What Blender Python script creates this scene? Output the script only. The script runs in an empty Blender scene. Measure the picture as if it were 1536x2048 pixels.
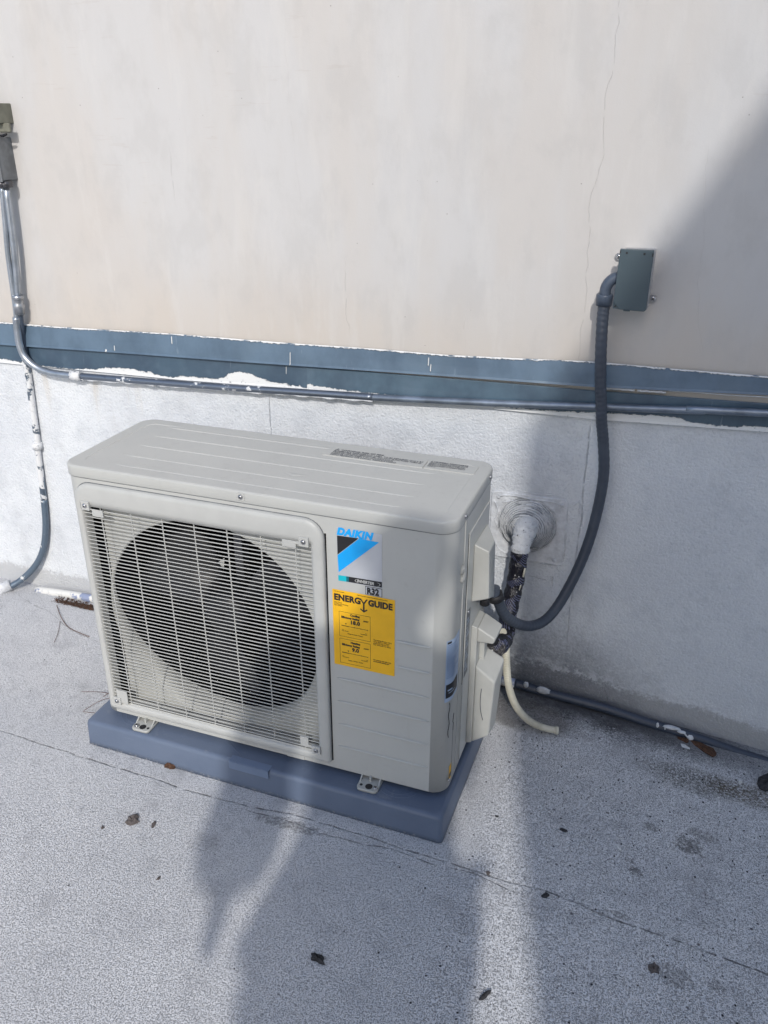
import bpy, bmesh, math, random
from mathutils import Vector, Matrix, Euler
R = math.radians
S = bpy.context.scene
C = S.collection
random.seed(7)

# ------------------------------------------------------------------ camera, sky, sun
cd = bpy.data.cameras.new('camera'); cam = bpy.data.objects.new('camera', cd); C.objects.link(cam)
MR = Matrix(((0.94071030, -0.144593247, 0.306850004), (0.339210997, 0.401460272, -0.850744115), (-0.000176232086, 0.904390647, 0.426705432)))
cam.matrix_world = Matrix.Translation((0.99636, -1.08333, 1.15222)) @ MR.to_4x4()
cd.sensor_fit = 'HORIZONTAL'; cd.sensor_width = 36; cd.lens = 1656.5 / 1536 * 36
cd.clip_start = 0.02; cd.clip_end = 300
S.camera = cam
SUN_AZ, SUN_EL = 15.3, 35.0
sd = Vector((-math.sin(R(SUN_AZ)) * math.cos(R(SUN_EL)), math.cos(R(SUN_AZ)) * math.cos(R(SUN_EL)), -math.sin(R(SUN_EL))))
w = bpy.data.worlds.new('World'); S.world = w; w.use_nodes = True
nt = w.node_tree; bg = nt.nodes['Background']
sk = nt.nodes.new('ShaderNodeTexSky'); sk.sky_type = 'NISHITA'; sk.sun_disc = False
sk.sun_elevation = R(SUN_EL); sk.sun_rotation = R(180 - SUN_AZ); sk.air_density = 1.0; sk.dust_density = 1.5; sk.ozone_density = 1.0
nt.links.new(sk.outputs[0], bg.inputs[0]); bg.inputs[1].default_value = 0.15
sl = bpy.data.lights.new('sun', 'SUN'); sl.energy = 2.0; sl.angle = R(1.2); sl.color = (1, 0.96, 0.9)
so = bpy.data.objects.new('sun', sl); C.objects.link(so); so.rotation_euler = sd.to_track_quat('-Z', 'Y').to_euler(); so.location = (3, -6, 6)
S.view_settings.view_transform = 'Standard'; S.view_settings.look = 'None'; S.view_settings.gamma = 1
S.view_settings.use_curve_mapping = False; S.view_settings.exposure = 0.25

# ------------------------------------------------------------------ material DSL
class N:
    def __init__(s, name):
        s.m = bpy.data.materials.new(name); s.m.use_nodes = True; s.t = s.m.node_tree
        s.b = s.t.nodes['Principled BSDF']; s._tc = None
    def new(s, k): return s.t.nodes.new(k)
    def lk(s, a, b):
        if isinstance(a, (int, float)): b.default_value = a
        elif isinstance(a, (tuple, list)): b.default_value = (*a, 1) if len(a) == 3 and len(b.default_value) == 4 else a
        else: s.t.links.new(a, b)
    def co(s):
        if not s._tc: s._tc = s.new('ShaderNodeTexCoord').outputs['Object']
        return s._tc
    def xyz(s):
        if not hasattr(s, '_x'):
            q = s.new('ShaderNodeSeparateXYZ'); s.lk(s.co(), q.inputs[0]); s._x = q.outputs
        return s._x
    def scaled(s, sx, sy, sz):
        q = s.new('ShaderNodeVectorMath'); q.operation = 'MULTIPLY'; s.lk(s.co(), q.inputs[0]); q.inputs[1].default_value = (sx, sy, sz); return q.outputs[0]
    def noise(s, scale, det=3, rough=.55, vec=None, dist=0, out=0):
        q = s.new('ShaderNodeTexNoise'); q.inputs['Scale'].default_value = scale; q.inputs['Detail'].default_value = det
        q.inputs['Roughness'].default_value = rough; q.inputs['Distortion'].default_value = dist
        s.lk(vec or s.co(), q.inputs['Vector']); return q.outputs[out]
    def noise1(s, val, scale, det=3, seed=0):
        q = s.new('ShaderNodeTexNoise'); q.noise_dimensions = '1D'; q.inputs['Scale'].default_value = scale; q.inputs['Detail'].default_value = det
        s.lk(s.ma('ADD', val, seed * 7.31), q.inputs['W']); return q.outputs[0]
    def voro(s, scale, vec=None, feat='F1', rnd=1):
        q = s.new('ShaderNodeTexVoronoi'); q.feature = feat; q.inputs['Scale'].default_value = scale; q.inputs['Randomness'].default_value = rnd
        s.lk(vec or s.co(), q.inputs['Vector']); return q.outputs
    def ma(s, op, a, b=0.0, c=0.0):
        q = s.new('ShaderNodeMath'); q.operation = op; s.lk(a, q.inputs[0]); s.lk(b, q.inputs[1])
        if op in ('MULTIPLY_ADD', 'COMPARE'): s.lk(c, q.inputs[2])
        return q.outputs[0]
    def ss(s, v, lo, hi):                              # smoothstep
        q = s.new('ShaderNodeMapRange'); q.interpolation_type = 'SMOOTHSTEP'; s.lk(v, q.inputs[0])
        if lo <= hi:
            q.inputs[1].default_value = lo; q.inputs[2].default_value = hi
        else:
            q.inputs[1].default_value = hi; q.inputs[2].default_value = lo; q.inputs[3].default_value = 1; q.inputs[4].default_value = 0
        return q.outputs[0]
    def mix(s, f, a, b):
        q = s.new('ShaderNodeMix'); q.data_type = 'RGBA'; s.lk(f, q.inputs[0]); s.lk(a, q.inputs[6]); s.lk(b, q.inputs[7]); return q.outputs[2]
    def mul(s, *v):
        r = v[0]
        for q in v[1:]: r = s.ma('MULTIPLY', r, q)
        return r
    def mx(s, *v):
        r = v[0]
        for q in v[1:]: r = s.ma('MAXIMUM', r, q)
        return r
    def ell(s, cx, cy, rx, ry, axes=(0, 1), soft=.5, nz=None, amp=.6):      # noisy ellipse mask
        x = s.xyz()
        a = s.ma('DIVIDE', s.ma('SUBTRACT', x[axes[0]], cx), rx); b = s.ma('DIVIDE', s.ma('SUBTRACT', x[axes[1]], cy), ry)
        d = s.ma('ADD', s.mul(a, a), s.mul(b, b))
        if nz is not None: d = s.ma('ADD', d, s.mul(s.ma('SUBTRACT', nz, .5), amp * 4))
        return s.ss(d, 1 + soft, 1 - soft)
    def vline(s, x0, a0, a1, along=2, across=0, amp=.01, sc=8, w=.0012, slope=0, seed=0, soft=.05):   # wandering crack
        x = s.xyz()
        n = s.mul(s.ma('SUBTRACT', s.noise1(x[along], sc, 4, seed), .5), amp * 2)
        c = s.ma('ADD', s.ma('MULTIPLY_ADD', x[along], slope, x0 - slope * (a0 + a1) / 2), n)
        d = s.ma('ABSOLUTE', s.ma('SUBTRACT', x[across], c))
        m = s.ss(d, w, w * .3)
        m = s.mul(m, s.ss(x[along], a0, a0 + soft), s.ss(x[along], a1, a1 - soft))
        return s.mul(m, s.ss(s.noise1(x[along], 40, 2, seed + 3), .3, .5))
    def bump(s, h, dist=.001, strength=1.0, prev=None):
        q = s.new('ShaderNodeBump'); q.inputs['Distance'].default_value = dist; q.inputs['Strength'].default_value = strength
        s.lk(h, q.inputs['Height'])
        if prev is not None: s.lk(prev, q.inputs['Normal'])
        return q.outputs[0]
    def done(s, col, rough=.6, metal=0, nrm=None, spec=None, coat=None):
        s.lk(col, s.b.inputs['Base Color']); s.lk(rough, s.b.inputs['Roughness']); s.lk(metal, s.b.inputs['Metallic'])
        if nrm is not None: s.lk(nrm, s.b.inputs['Normal'])
        if spec is not None: s.lk(spec, s.b.inputs['Specular IOR Level'])
        if coat: s.b.inputs['Coat Weight'].default_value = coat; s.b.inputs['Coat Roughness'].default_value = .15
        return s.m

def plain(name, col, rough=.5, metal=0, var=.12, sc=30, bump=0, bsc=300, spec=None):
    n = N(name); f = n.noise(sc, 4, .6)
    c = n.mix(n.ss(f, .3, .7), tuple(v * (1 - var) for v in col), tuple(min(1, v * (1 + var)) for v in col))
    r = n.ma('MULTIPLY_ADD', n.noise(sc * 2.3, 3), .2, rough - .1)
    return n.done(c, r, metal, n.bump(n.noise(bsc, 3), bump) if bump else None, spec)

def m_stucco():
    n = N('stucco'); x = n.xyz()
    v1 = n.noise(1.0, 4, .55, n.scaled(7, 7, 1.7)); v2 = n.noise(1.0, 3, .5, n.scaled(3, 3, 2)); v3 = n.noise(1.0, 5, .65, n.scaled(16, 16, 5))
    c = n.mix(n.ss(v1, .38, .62), (.545, .523, .502), (.545, .538, .534))
    c = n.mix(n.mul(n.ss(v2, .5, .75), .6), c, (.52, .48, .445))
    c = n.mix(n.mul(n.ss(v3, .45, .8), .35), c, (.49, .47, .45))
    low = n.mul(n.ss(n.ma('ADD', x[2], n.mul(v3, .15)), .98, .80), .45)
    c = n.mix(low, c, (.54, .475, .405))
    # trowel scuffs and fine pits
    pit = n.ss(n.voro(23)[0], .035, .012); c = n.mix(n.mul(pit, .7), c, (.16, .14, .13))
    ck = n.mx(n.vline(.824, .70, 1.42, amp=.035, sc=3.5, w=.0008), n.mul(n.vline(.255, .93, 1.33, amp=.025, sc=3.3, w=.0006, seed=2), .4),
              n.vline(-.015, .98, 1.12, amp=.012, sc=8, w=.0009, seed=4), n.mul(n.vline(1.012, .76, 1.13, amp=.02, sc=6, w=.0008, seed=6, slope=-.12), .5),
              n.vline(.60, .74, .83, amp=.02, sc=9, w=.0008, seed=8), n.vline(.36, .74, .93, amp=.02, sc=7, w=.0007, seed=9))
    mt = n.noise(1, 5, .65, n.scaled(11, 11, 7)); c = n.mix(n.mul(n.ss(mt, .47, .63), .24), c, (.43, .42, .41)); m2 = n.noise(1, 5, .65, n.scaled(20, 20, 4)); c = n.mix(n.mul(n.ss(m2, .52, .66), .30), c, (.60, .585, .565))
    c = n.mix(n.mul(ck, .17), c, (.25, .22, .20))
    scuff = n.mul(n.ss(n.noise(1, 2, .5, n.scaled(14, 14, 160)), .66, .72), n.ss(n.noise(3.1, 2), .5, .62)); c = n.mix(n.mul(scuff, .13), c, (.40, .34, .30))
    h = n.ma('ADD', n.ma('ADD', n.mul(n.noise(60, 5, .6), .5), n.mul(v3, .8)), n.mul(ck, -.8))
    b = n.bump(h, .0012, .6); b = n.bump(n.noise(420, 2), .0003, .5, b)
    return n.done(c, .85, 0, b, .2)

def m_coat():
    n = N('elastomeric_coating'); x = n.xyz()
    big = n.noise(4, 4, .6); md = n.noise(18, 5, .65)
    c = n.mix(n.ss(big, .35, .7), (.62, .645, .68), (.70, .725, .75))
    c = n.mix(n.mul(n.ss(md, .48, .72), .42), c, (.47, .50, .54)); pt = n.noise(1, 5, .7, n.scaled(9, 9, 5)); c = n.mix(n.mul(n.ss(pt, .52, .66), .25), c, (.46, .47, .49))
    st = n.mul(n.ss(n.noise(1, 4, .6, n.scaled(22, 22, 2.2)), .55, .75), n.ss(x[2], .45, .62), .6)      # yellowish runs under the flashing
    stl = n.mul(st, n.ss(x[0], .1, -.05)); c = n.mix(stl, c, (.50, .43, .33))
    # grimy bare strip above the floor line
    nz = n.noise(26, 5, .7); nz2 = n.noise(140, 4, .7)
    lz = n.ma('ADD', n.ma('SUBTRACT', x[2], n.mul(n.ma('SUBTRACT', x[0], .8), -.1, n.ss(x[0], .79, .8))), n.ma('ADD', n.mul(n.ma('SUBTRACT', nz, .5), .05), n.mul(n.ma('SUBTRACT', nz2, .5), .045)))
    bare = n.ss(lz, .062, .044)
    right = n.ss(x[0], .55, .7)
    c = n.mix(n.mul(bare, n.mix(right, (.55,) * 3, (.75,) * 3)), c, (.33, .33, .335))
    grime = n.mul(n.ss(n.ma('ADD', lz, n.mul(n.ma('SUBTRACT', nz2, .5), .16)), .21, .02), n.ss(n.ma('ADD', x[0], n.mul(nz, .2)), 1.22, .95), right)
    c = n.mix(n.mul(grime, .85), c, (.17, .18, .20))
    pale = n.mul(n.ss(lz, .052, .058), n.ss(lz, .085, .066), n.ss(n.noise(50, 4, .7), .45, .6), right); c = n.mix(n.mul(pale, .7), c, (.60, .62, .65))
    seam = n.mx(n.mul(n.vline(.858, .1, .64, amp=.006, sc=9, w=.0016, seed=1), .6), n.mul(n.vline(.174, .5, .63, amp=.004, sc=22, w=.0014, seed=5), .8), n.mul(n.vline(.95, -.1, .05, amp=.02, sc=22, w=.0012, seed=8), .7))
    c = n.mix(n.mul(seam, .4), c, (.28, .29, .31))
    crk = n.mul(n.vline(.3215, .66, .80, along=0, across=2, amp=.006, sc=18, w=.0012, seed=3), .8); c = n.mix(crk, c, (.25, .26, .28))
    crk2 = n.vline(.275, .74, .84, along=0, across=2, amp=.008, sc=18, w=.001, seed=12); c = n.mix(n.mul(crk2, .7), c, (.25, .26, .28))
    dots = n.ss(n.voro(34)[0], .05, .02); c = n.mix(n.mul(dots, .35), c, (.2, .2, .2))
    rr = n.noise(210, 3, .6)
    c = n.mix(n.mul(n.ss(rr, .5, .3), .35), c, (.42, .45, .50))
    h = n.ma('ADD', rr, n.ma('ADD', n.mul(md, 1.5), n.mul(seam, -2)))
    b = n.bump(h, .0028, .9); b = n.bump(n.noise(110, 3, .6), .002, .7, b)
    return n.done(c, .6, 0, b, .3)

def m_roof():
    n = N('roof_coating'); x = n.xyz()
    g1 = n.noise(470, 3, .75); g2 = n.noise(200, 4, .7); big = n.noise(3, 5, .6); md = n.noise(14, 4, .6)
    c = n.mix(n.ss(big, .3, .7), (.68, .69, .715), (.78, .785, .80))
    c = n.mix(n.mul(n.ss(md, .5, .8), .35), c, (.44, .45, .48))
    pits = n.ss(n.ma('ADD', n.mul(g1, .8), n.mul(g2, .2)), .50, .42)
    c = n.mix(n.mul(pits, .74), c, (.18, .185, .20))
    bl = n.noise(55, 4, .7); c = n.mix(n.mul(n.ss(bl, .50, .72), .30), c, (.36, .37, .39)); w3 = n.noise(7, 5, .7); c = n.mix(n.mul(n.ss(w3, .52, .70), .28), c, (.40, .40, .42))
    # granule loss: dark specks, denser to the right and towards the wall
    sp = n.ss(n.voro(150)[0], .24, .12); dens = n.ss(n.ma('ADD', n.mul(n.noise(30, 3), .8), n.mul(n.ss(x[0], .45, 1.0), .22)), .55, .75)
    c = n.mix(n.mul(sp, dens, .85), c, (.07, .07, .08))
    sp2 = n.ss(n.voro(42)[0], .13, .07); c = n.mix(n.mul(sp2, n.ss(n.noise(9, 3), .5, .6), n.ss(x[0], .3, .9), .85), c, (.06, .06, .065))
    # grime at the foot of the wall and round the drain hose
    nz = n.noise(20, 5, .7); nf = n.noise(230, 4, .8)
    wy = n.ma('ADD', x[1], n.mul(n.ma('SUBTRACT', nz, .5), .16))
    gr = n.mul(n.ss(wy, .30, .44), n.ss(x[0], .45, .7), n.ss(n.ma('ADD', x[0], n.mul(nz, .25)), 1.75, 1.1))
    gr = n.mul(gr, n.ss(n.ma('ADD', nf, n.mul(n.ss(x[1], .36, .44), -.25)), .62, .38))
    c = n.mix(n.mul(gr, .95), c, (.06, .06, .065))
    c = n.mix(n.mul(n.ell(1.15, .315, .10, .035, nz=nz, soft=.9), n.ss(nf, .62, .42), .8), c, (.10, .095, .08))
    c = n.mix(n.mul(n.ell(1.28, .325, .10, .03, nz=nz, soft=.9), n.ss(nf, .62, .42), .8), c, (.12, .095, .06))
    c = n.mix(n.mul(n.ell(.80, .36, .10, .05, nz=nz, soft=.6), .6), c, (.10, .085, .07))
    c = n.mix(n.mul(n.ell(-.372, .401, .088, .011, nz=nz, soft=.5, amp=.5), .9), c, (.07, .035, .02))
    for cx, cy, rx, ry, k in ((1.145, .140, .024, .020, .8), (1.165, .175, .025, .012, .5), (1.075, .155, .013, .01, .6), (1.056, .041, .011, .009, .75), (1.127, -.136, .026, .018, .55),
                              (1.19, -.128, .014, .011, .5), (1.04, -.062, .014, .006, .6), (.455, -.093, .06, .012, .6), (.33, -.18, .03, .02, .2), (1.045, .06, .01, .006, .4)):
        c = n.mix(n.mul(n.ell(cx, cy, rx, ry, nz=n.noise(75, 5, .75), soft=.45, amp=1.5), n.ss(g2, .70, .45), k), c, (.19, .185, .185))
    # lap seam in the roofing sheet
    s1 = n.vline(-.072, -2, 3, along=0, across=1, amp=.022, sc=2.2, w=.0022, seed=1)
    s2 = n.mul(n.vline(-.086, .35, .9, along=0, across=1, amp=.012, sc=7, w=.0018, seed=4), .8)
    s3 = n.mul(n.vline(.33, -.6, -.2, along=0, across=1, amp=.03, sc=4, w=.0014, seed=7, slope=-.35), .6)
    sm = n.mx(s1, s2, s3); c = n.mix(n.mul(sm, n.ss(n.noise(28, 4, .7), .40, .60), .75), c, (.09, .09, .095)); c = n.mix(n.mul(sm, .22), c, (.12, .12, .125))
    h = n.ma('ADD', n.mul(pits, -1.0), n.ma('ADD', n.mul(g2, .8), n.mul(sm, -1.4)))
    b = n.bump(h, .0022, .8); b = n.bump(md, .004, .5, b)
    return n.done(c, .8, 0, b, .25)

def m_flash(paint_pts, base_hi=(.085, .135, .185), base_lo=(.055, .095, .14), seed=0, top_pts=None):
    """painted sheet metal with a ragged smear of white roof coating along its lower edge"""
    n = N('flashing_paint'); x = n.xyz()
    c = n.mix(n.ss(n.noise(1, 5, .65, n.scaled(9, 9, 6)), .35, .65), base_lo, base_hi)
    c = n.mix(n.mul(n.ss(n.noise(9, 4, .6), .5, .7), .4), c, (.12, .175, .23))
    cv = n.new('ShaderNodeFloatCurve'); cu = cv.mapping.curves[0]
    def fc(pts):
        q = n.new('ShaderNodeFloatCurve'); k = q.mapping.curves[0]
        X0, X1 = pts[0][0], pts[-1][0]; Z0 = .6; Z1 = .78
        for i, (a, z) in enumerate(pts):
            px, pz = (a - X0) / (X1 - X0), (z - Z0) / (Z1 - Z0)
            if i == 0: k.points[0].location = (0, pz)
            elif i == len(pts) - 1: k.points[-1].location = (1, pz)
            else: k.points.new(px, pz)
        q.mapping.update(); n.lk(n.ma('DIVIDE', n.ma('SUBTRACT', x[0], X0), X1 - X0), q.inputs['Value'])
        return n.ma('MULTIPLY_ADD', q.outputs[0], Z1 - Z0, Z0)
    n.t.nodes.remove(cv)
    wh = 0.0
    if paint_pts:
        e = n.ma('ADD', fc(paint_pts), n.mul(n.ma('SUBTRACT', n.noise(90, 5, .75), .5), .016))
        wh = n.ss(n.ma('SUBTRACT', x[2], e), .0008, -.0008)
        wh = n.mul(wh, n.ss(n.noise(160, 3, .7), .28, .36))
    if top_pts:
        e2 = n.ma('ADD', fc(top_pts), n.mul(n.ma('SUBTRACT', n.noise(60, 5, .8), .56), .013))
        w2 = n.ss(n.ma('SUBTRACT', x[2], e2), -.0008, .0008); w2 = n.mul(w2, n.ss(n.noise(30, 3), .38, .48))
        wh = n.mx(wh, w2)
    for sx, s0, s1, sw in ((-.052, .711, .727, .0016), (.533, .714, .730, .0014), (.538, .703, .717, .0014), (.233, .690, .716, .0012), (-.203, .684, .695, .0014), (.22, .668, .684, .0009), (-.226, .680, .685, .003)):
        d = n.ma('ABSOLUTE', n.ma('SUBTRACT', x[0], sx)); wh = n.mx(wh, n.mul(n.ss(d, sw, sw * .5), n.ss(x[2], s0 - .002, s0 + .001), n.ss(x[2], s1 + .001, s1 - .002)))
    c = n.mix(wh, c, (.72, .73, .73))
    scr = n.ss(n.noise(1, 2, .5, n.scaled(120, 120, 9)), .70, .76); c = n.mix(n.mul(scr, .3), c, (.25, .31, .37))
    r = n.ma('MULTIPLY_ADD', wh, .3, n.ma('MULTIPLY_ADD', n.noise(20, 3), .25, .30))
    b = n.bump(n.ma('ADD', n.mul(wh, 1.2), n.noise(14, 3)), .0025, .9)
    return n.done(c, r, 0, b, .5)

def m_painted_metal(name, metalcol, paintcol, thr, sc=22, rough=.35, metal=.8):
    n = N(name); f = n.noise(sc, 5, .7); k = n.ss(f, thr, thr + .03)
    c = n.mix(k, metalcol, paintcol)
    c = n.mix(n.mul(n.ss(n.noise(90, 3), .55, .75), .4), c, tuple(v * .5 for v in metalcol))
    return n.done(c, n.ma('MULTIPLY_ADD', k, .3, rough), n.ma('MULTIPLY', n.ma('SUBTRACT', 1.0, k), metal), n.bump(n.ma('ADD', k, n.noise(200, 3)), .0006, .6))

def m_casing():
    n = N('casing_enamel'); x = n.xyz()
    c = n.mix(n.ss(n.noise(5, 3), .3, .7), (.455, .46, .443), (.48, .485, .465))
    sm = n.mul(n.ss(n.noise(1, 4, .7, n.scaled(25, 25, 60)), .62, .72), n.ss(x[2], .17, .08), .45); c = n.mix(sm, c, (.30, .29, .26))
    runs = n.mul(n.ss(n.noise(1, 4, .65, n.scaled(70, 70, 4)), .60, .74), .16); c = n.mix(runs, c, (.36, .35, .32)); blot = n.mul(n.ss(n.noise(11, 5, .7), .52, .68), .14); c = n.mix(blot, c, (.37, .37, .36))
    dust = n.mul(n.ss(n.noise(60, 4, .7), .56, .75), .22); c = n.mix(dust, c, (.32, .31, .29))
    b = n.bump(n.noise(900, 2), .00005, .6); b = n.bump(n.noise(7, 2), .0025, .25, b)
    return n.done(c, n.ma('MULTIPLY_ADD', n.noise(6, 3), .12, .30), 0, b, .5)

M = {}
M['stucco'] = m_stucco(); M['coat'] = m_coat(); M['roof'] = m_roof(); M['casing'] = m_casing()
M['grille'] = plain('grille_enamel', (.46, .465, .45), .42, 0, .03)
M['cover'] = plain('cover_plastic', (.43, .435, .415), .42, 0, .07, 12, .0001, 500)  # base colour lowered to carry the shade on the side covers
M['orifice'] = plain('orifice_enamel', (.46, .465, .44), .35, 0, .06)
M['dark'] = plain('dark_cavity', (.004, .004, .005), .9, spec=.05)
M['fan'] = plain('fan_plastic', (.012, .012, .015), .45, spec=.35)
M['steel'] = plain('screw_steel', (.55, .55, .56), .3, 1)
M['darksteel'] = plain('dark_steel', (.12, .12, .13), .4, .8)
M['black'] = plain('black_ink', (.012, .012, .015), .5)
M['blue'] = plain('blue_ink', (.0, .36, .85), .4, 0, .03)
M['teal'] = plain('teal_ink', (.0, .45, .55), .4, 0, .03)
M['tealdark'] = plain('dark_teal_ink', (.0, .13, .17), .4, 0, .03)
M['yellow'] = plain('yellow_sticker', (.84, .46, .008), .55, 0, .04)
M['silver'] = plain('silver_sticker', (.50, .52, .56), .35, .2, .02)
M['spec'] = plain('spec_sticker', (.33, .42, .56), .4, 0, .06)
M['ink'] = plain('grey_ink', (.09, .10, .12), .6)
M['spink'] = plain('blue_grey_ink', (.10, .16, .30), .6)
def m_pad():
    n = N('pad_plastic'); x = n.xyz(); f = n.noise(9, 4, .6)
    c = n.mix(n.ss(f, .3, .7), (.105, .138, .205), (.125, .160, .230))
    sc = n.ss(n.noise(1, 3, .6, n.scaled(14, 90, 300)), .68, .74); c = n.mix(n.mul(sc, .35), c, (.20, .24, .31))
    d = n.mul(n.ss(n.noise(160, 4, .75), .50, .62), n.ss(n.ma('ADD', x[2], n.mul(n.noise(25, 3), .012)), .016, .008)); c = n.mix(n.mul(d, .7), c, (.38, .39, .41))
    ds = n.mul(n.ss(n.noise(30, 5, .75), .56, .72), n.ss(x[2], .055, .0585), .35); c = n.mix(ds, c, (.26, .27, .29))
    sp = n.ss(n.voro(70)[0], .06, .03); c = n.mix(n.mul(sp, .5), c, (.04, .05, .06))
    return n.done(c, n.ma('MULTIPLY_ADD', f, .2, .38), 0, n.bump(n.noise(400, 3), .0003))
M['pad'] = m_pad()
M['tape'] = plain('pad_label', (.15, .20, .30), .45, 0, .04)
M['pvc'] = plain('grey_pvc', (.065, .085, .12), .38, 0, .12, 30)
M['hose'] = plain('grey_flexible_conduit', (.050, .062, .085), .45, 0, .1, 40)
M['ebox'] = plain('grey_painted_box', (.060, .088, .105), .42, 0, .03, 12)
M['galv'] = plain('galvanised_steel', (.42, .44, .47), .34, .85, .12, 60)
M['emt'] = plain('conduit_steel', (.40, .44, .49), .33, .8, .2, 25)
M['run'] = plain('conduit_dull_blue', (.20, .24, .30), .32, .55, .3, 18)
M['emtpaint'] = m_painted_metal('conduit_blue_paint', (.19, .22, .27), (.62, .64, .66), .60)
M['downpaint'] = m_painted_metal('conduit_white_smeared', (.17, .21, .26), (.68, .69, .70), .44, 28)
M['jbox'] = plain('grey_box_paint', (.16, .17, .18), .5, .1, .25, 35)
M['olive'] = plain('olive_box_paint', (.17, .17, .135), .6, 0, .2, 30)
M['drain'] = plain('cream_drain_hose', (.56, .54, .45), .5, 0, .1, 30)
M['mastic'] = plain('white_mastic', (.60, .62, .65), .6, 0, .16, 45, .0032, 75)
def m_lumpy():
    n = N('brushed_mastic'); x = n.xyz(); a = n.noise(1, 5, .7, n.scaled(90, 90, 160)); f = n.noise(120, 4, .7)
    c = n.mix(n.mul(n.ss(a, .55, .68), .6), (.64, .66, .69), (.24, .26, .30))
    e = n.mul(n.ss(n.ma('ADD', x[2], n.mul(n.ma('SUBTRACT', n.noise(80, 4, .8), .5), .05)), .377, .372), 1.0); c = n.mix(n.mul(e, .95), c, (.012, .012, .018)); c = n.mix(n.mul(n.ss(n.voro(90)[0], .16, .1), .8), c, (.03, .03, .04))
    return n.done(c, .6, 0, n.bump(n.ma('ADD', n.mul(a, 1.5), n.noise(50, 4, .7)), .004, 1.0))
M['lumpy'] = m_lumpy()
M['rubber'] = plain('black_foam', (.010, .010, .013), .6)
M['leaf'] = plain('dead_leaf', (.10, .085, .08), .85, 0, .4, 120)
M['brown'] = plain('brown_litter', (.075, .036, .020), .9, 0, .4, 150)
M['flake'] = plain('dark_flake', (.03, .03, .033), .8, 0, .4, 150)
M['white'] = plain('white_flake', (.65, .66, .66), .7)
M['needle'] = plain('dry_pine_needle', (.13, .07, .05), .7)

# ------------------------------------------------------------------ mesh helpers
class MB:
    def __init__(s): s.v = []; s.f = []; s.sm = []
    def add(s, vs, fs, smooth=False):
        o = len(s.v); s.v += [tuple(v) for v in vs]; s.f += [tuple(i + o for i in f) for f in fs]; s.sm += [smooth] * len(fs); return s
    def box(s, x0, x1, y0, y1, z0, z1, mat=None):
        vs = [Vector((x, y, z)) for x in (x0, x1) for y in (y0, y1) for z in (z0, z1)]
        if mat is not None: vs = [mat @ v for v in vs]
        return s.add(vs, [(0, 1, 3, 2), (4, 6, 7, 5), (0, 4, 5, 1), (2, 3, 7, 6), (0, 2, 6, 4), (1, 5, 7, 3)])
    def loft(s, loops, cap0=False, cap1=False, smooth=False, closed=True):
        n = len(loops[0]); vs = [p for l in loops for p in l]; fs = []
        for i in range(len(loops) - 1):
            for j in range(n if closed else n - 1):
                k = (j + 1) % n; fs.append((i * n + j, i * n + k, (i + 1) * n + k, (i + 1) * n + j))
        s.add(vs, fs, smooth)
        o = len(s.v) - len(vs)
        if cap0: s.f.append(tuple(o + j for j in reversed(range(n)))); s.sm.append(False)
        if cap1: s.f.append(tuple(o + (len(loops) - 1) * n + j for j in range(n))); s.sm.append(False)
        return s
    def tube(s, pts, r, seg=14, cap=True, rfun=None):
        pts = [Vector(p) for p in pts]; loops = []; up = Vector((0, 0, 1)); n0 = None
        for i, p in enumerate(pts):
            t = (pts[min(i + 1, len(pts) - 1)] - pts[max(i - 1, 0)]).normalized()
            if n0 is None:
                a = up if abs(t.z) < .9 else Vector((1, 0, 0)); n0 = t.cross(a).normalized()
            n0 = (n0 - t * n0.dot(t)).normalized(); b = t.cross(n0)
            rr = rfun(i / (len(pts) - 1), i) if rfun else (r[i] if isinstance(r, (list, tuple)) else r)
            loops.append([p + (n0 * math.cos(2 * math.pi * j / seg) + b * math.sin(2 * math.pi * j / seg)) * rr for j in range(seg)])
        return s.loft(loops, cap, cap, True)
    def cyl(s, c, axis, r, h, seg=20, r2=None):
        c = Vector(c); a = Vector(axis).normalized(); return s.tube([c, c + a * h], [r, r if r2 is None else r2], seg)
    def build(s, name, mat, parent=None, bevel=0, seg=2, autosmooth=None):
        me = bpy.data.meshes.new(name); me.from_pydata(s.v, [], s.f); me.validate()
        if len(me.polygons) == len(s.sm):
            for p, q in zip(me.polygons, s.sm): p.use_smooth = q
        b = bmesh.new(); b.from_mesh(me); bmesh.ops.recalc_face_normals(b, faces=b.faces)
        if bevel:
            es = [e for e in b.edges if len(e.link_faces) == 2 and e.calc_face_angle(0) > .5]
            bmesh.ops.bevel(b, geom=es, offset=bevel, segments=seg, profile=.5, affect='EDGES', clamp_overlap=True)
            for f in b.faces: f.smooth = True
        b.to_mesh(me); b.free()
        me.materials.append(mat)
        o = bpy.data.objects.new(name, me); C.objects.link(o)
        if bevel or autosmooth:
            md = o.modifiers.new('wn', 'WEIGHTED_NORMAL'); md.keep_sharp = False
        if parent: o.parent = parent
        return o
def build_split(q, name, mat, parent=None, wrap=None, bevel=0):
    par = list(range(len(q.v)))
    def find(a):
        while par[a] != a: par[a] = par[par[a]]; a = par[a]
        return a
    for f in q.f:
        for i in f[1:]: par[find(i)] = find(f[0])
    gr = {}
    for f, sm_ in zip(q.f, q.sm): gr.setdefault(find(f[0]), []).append((f, sm_))
    out = []
    for fs in gr.values():
        m_ = MB(); mp = {}
        for f, sm_ in fs:
            for i in f:
                if i not in mp: mp[i] = len(m_.v); m_.v.append(q.v[i])
            m_.f.append(tuple(mp[i] for i in f)); m_.sm.append(sm_)
        o = m_.build(name, mat, None if wrap else parent, bevel)
        if wrap: under(o, wrap)
        out.append(o)
    return out
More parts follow.
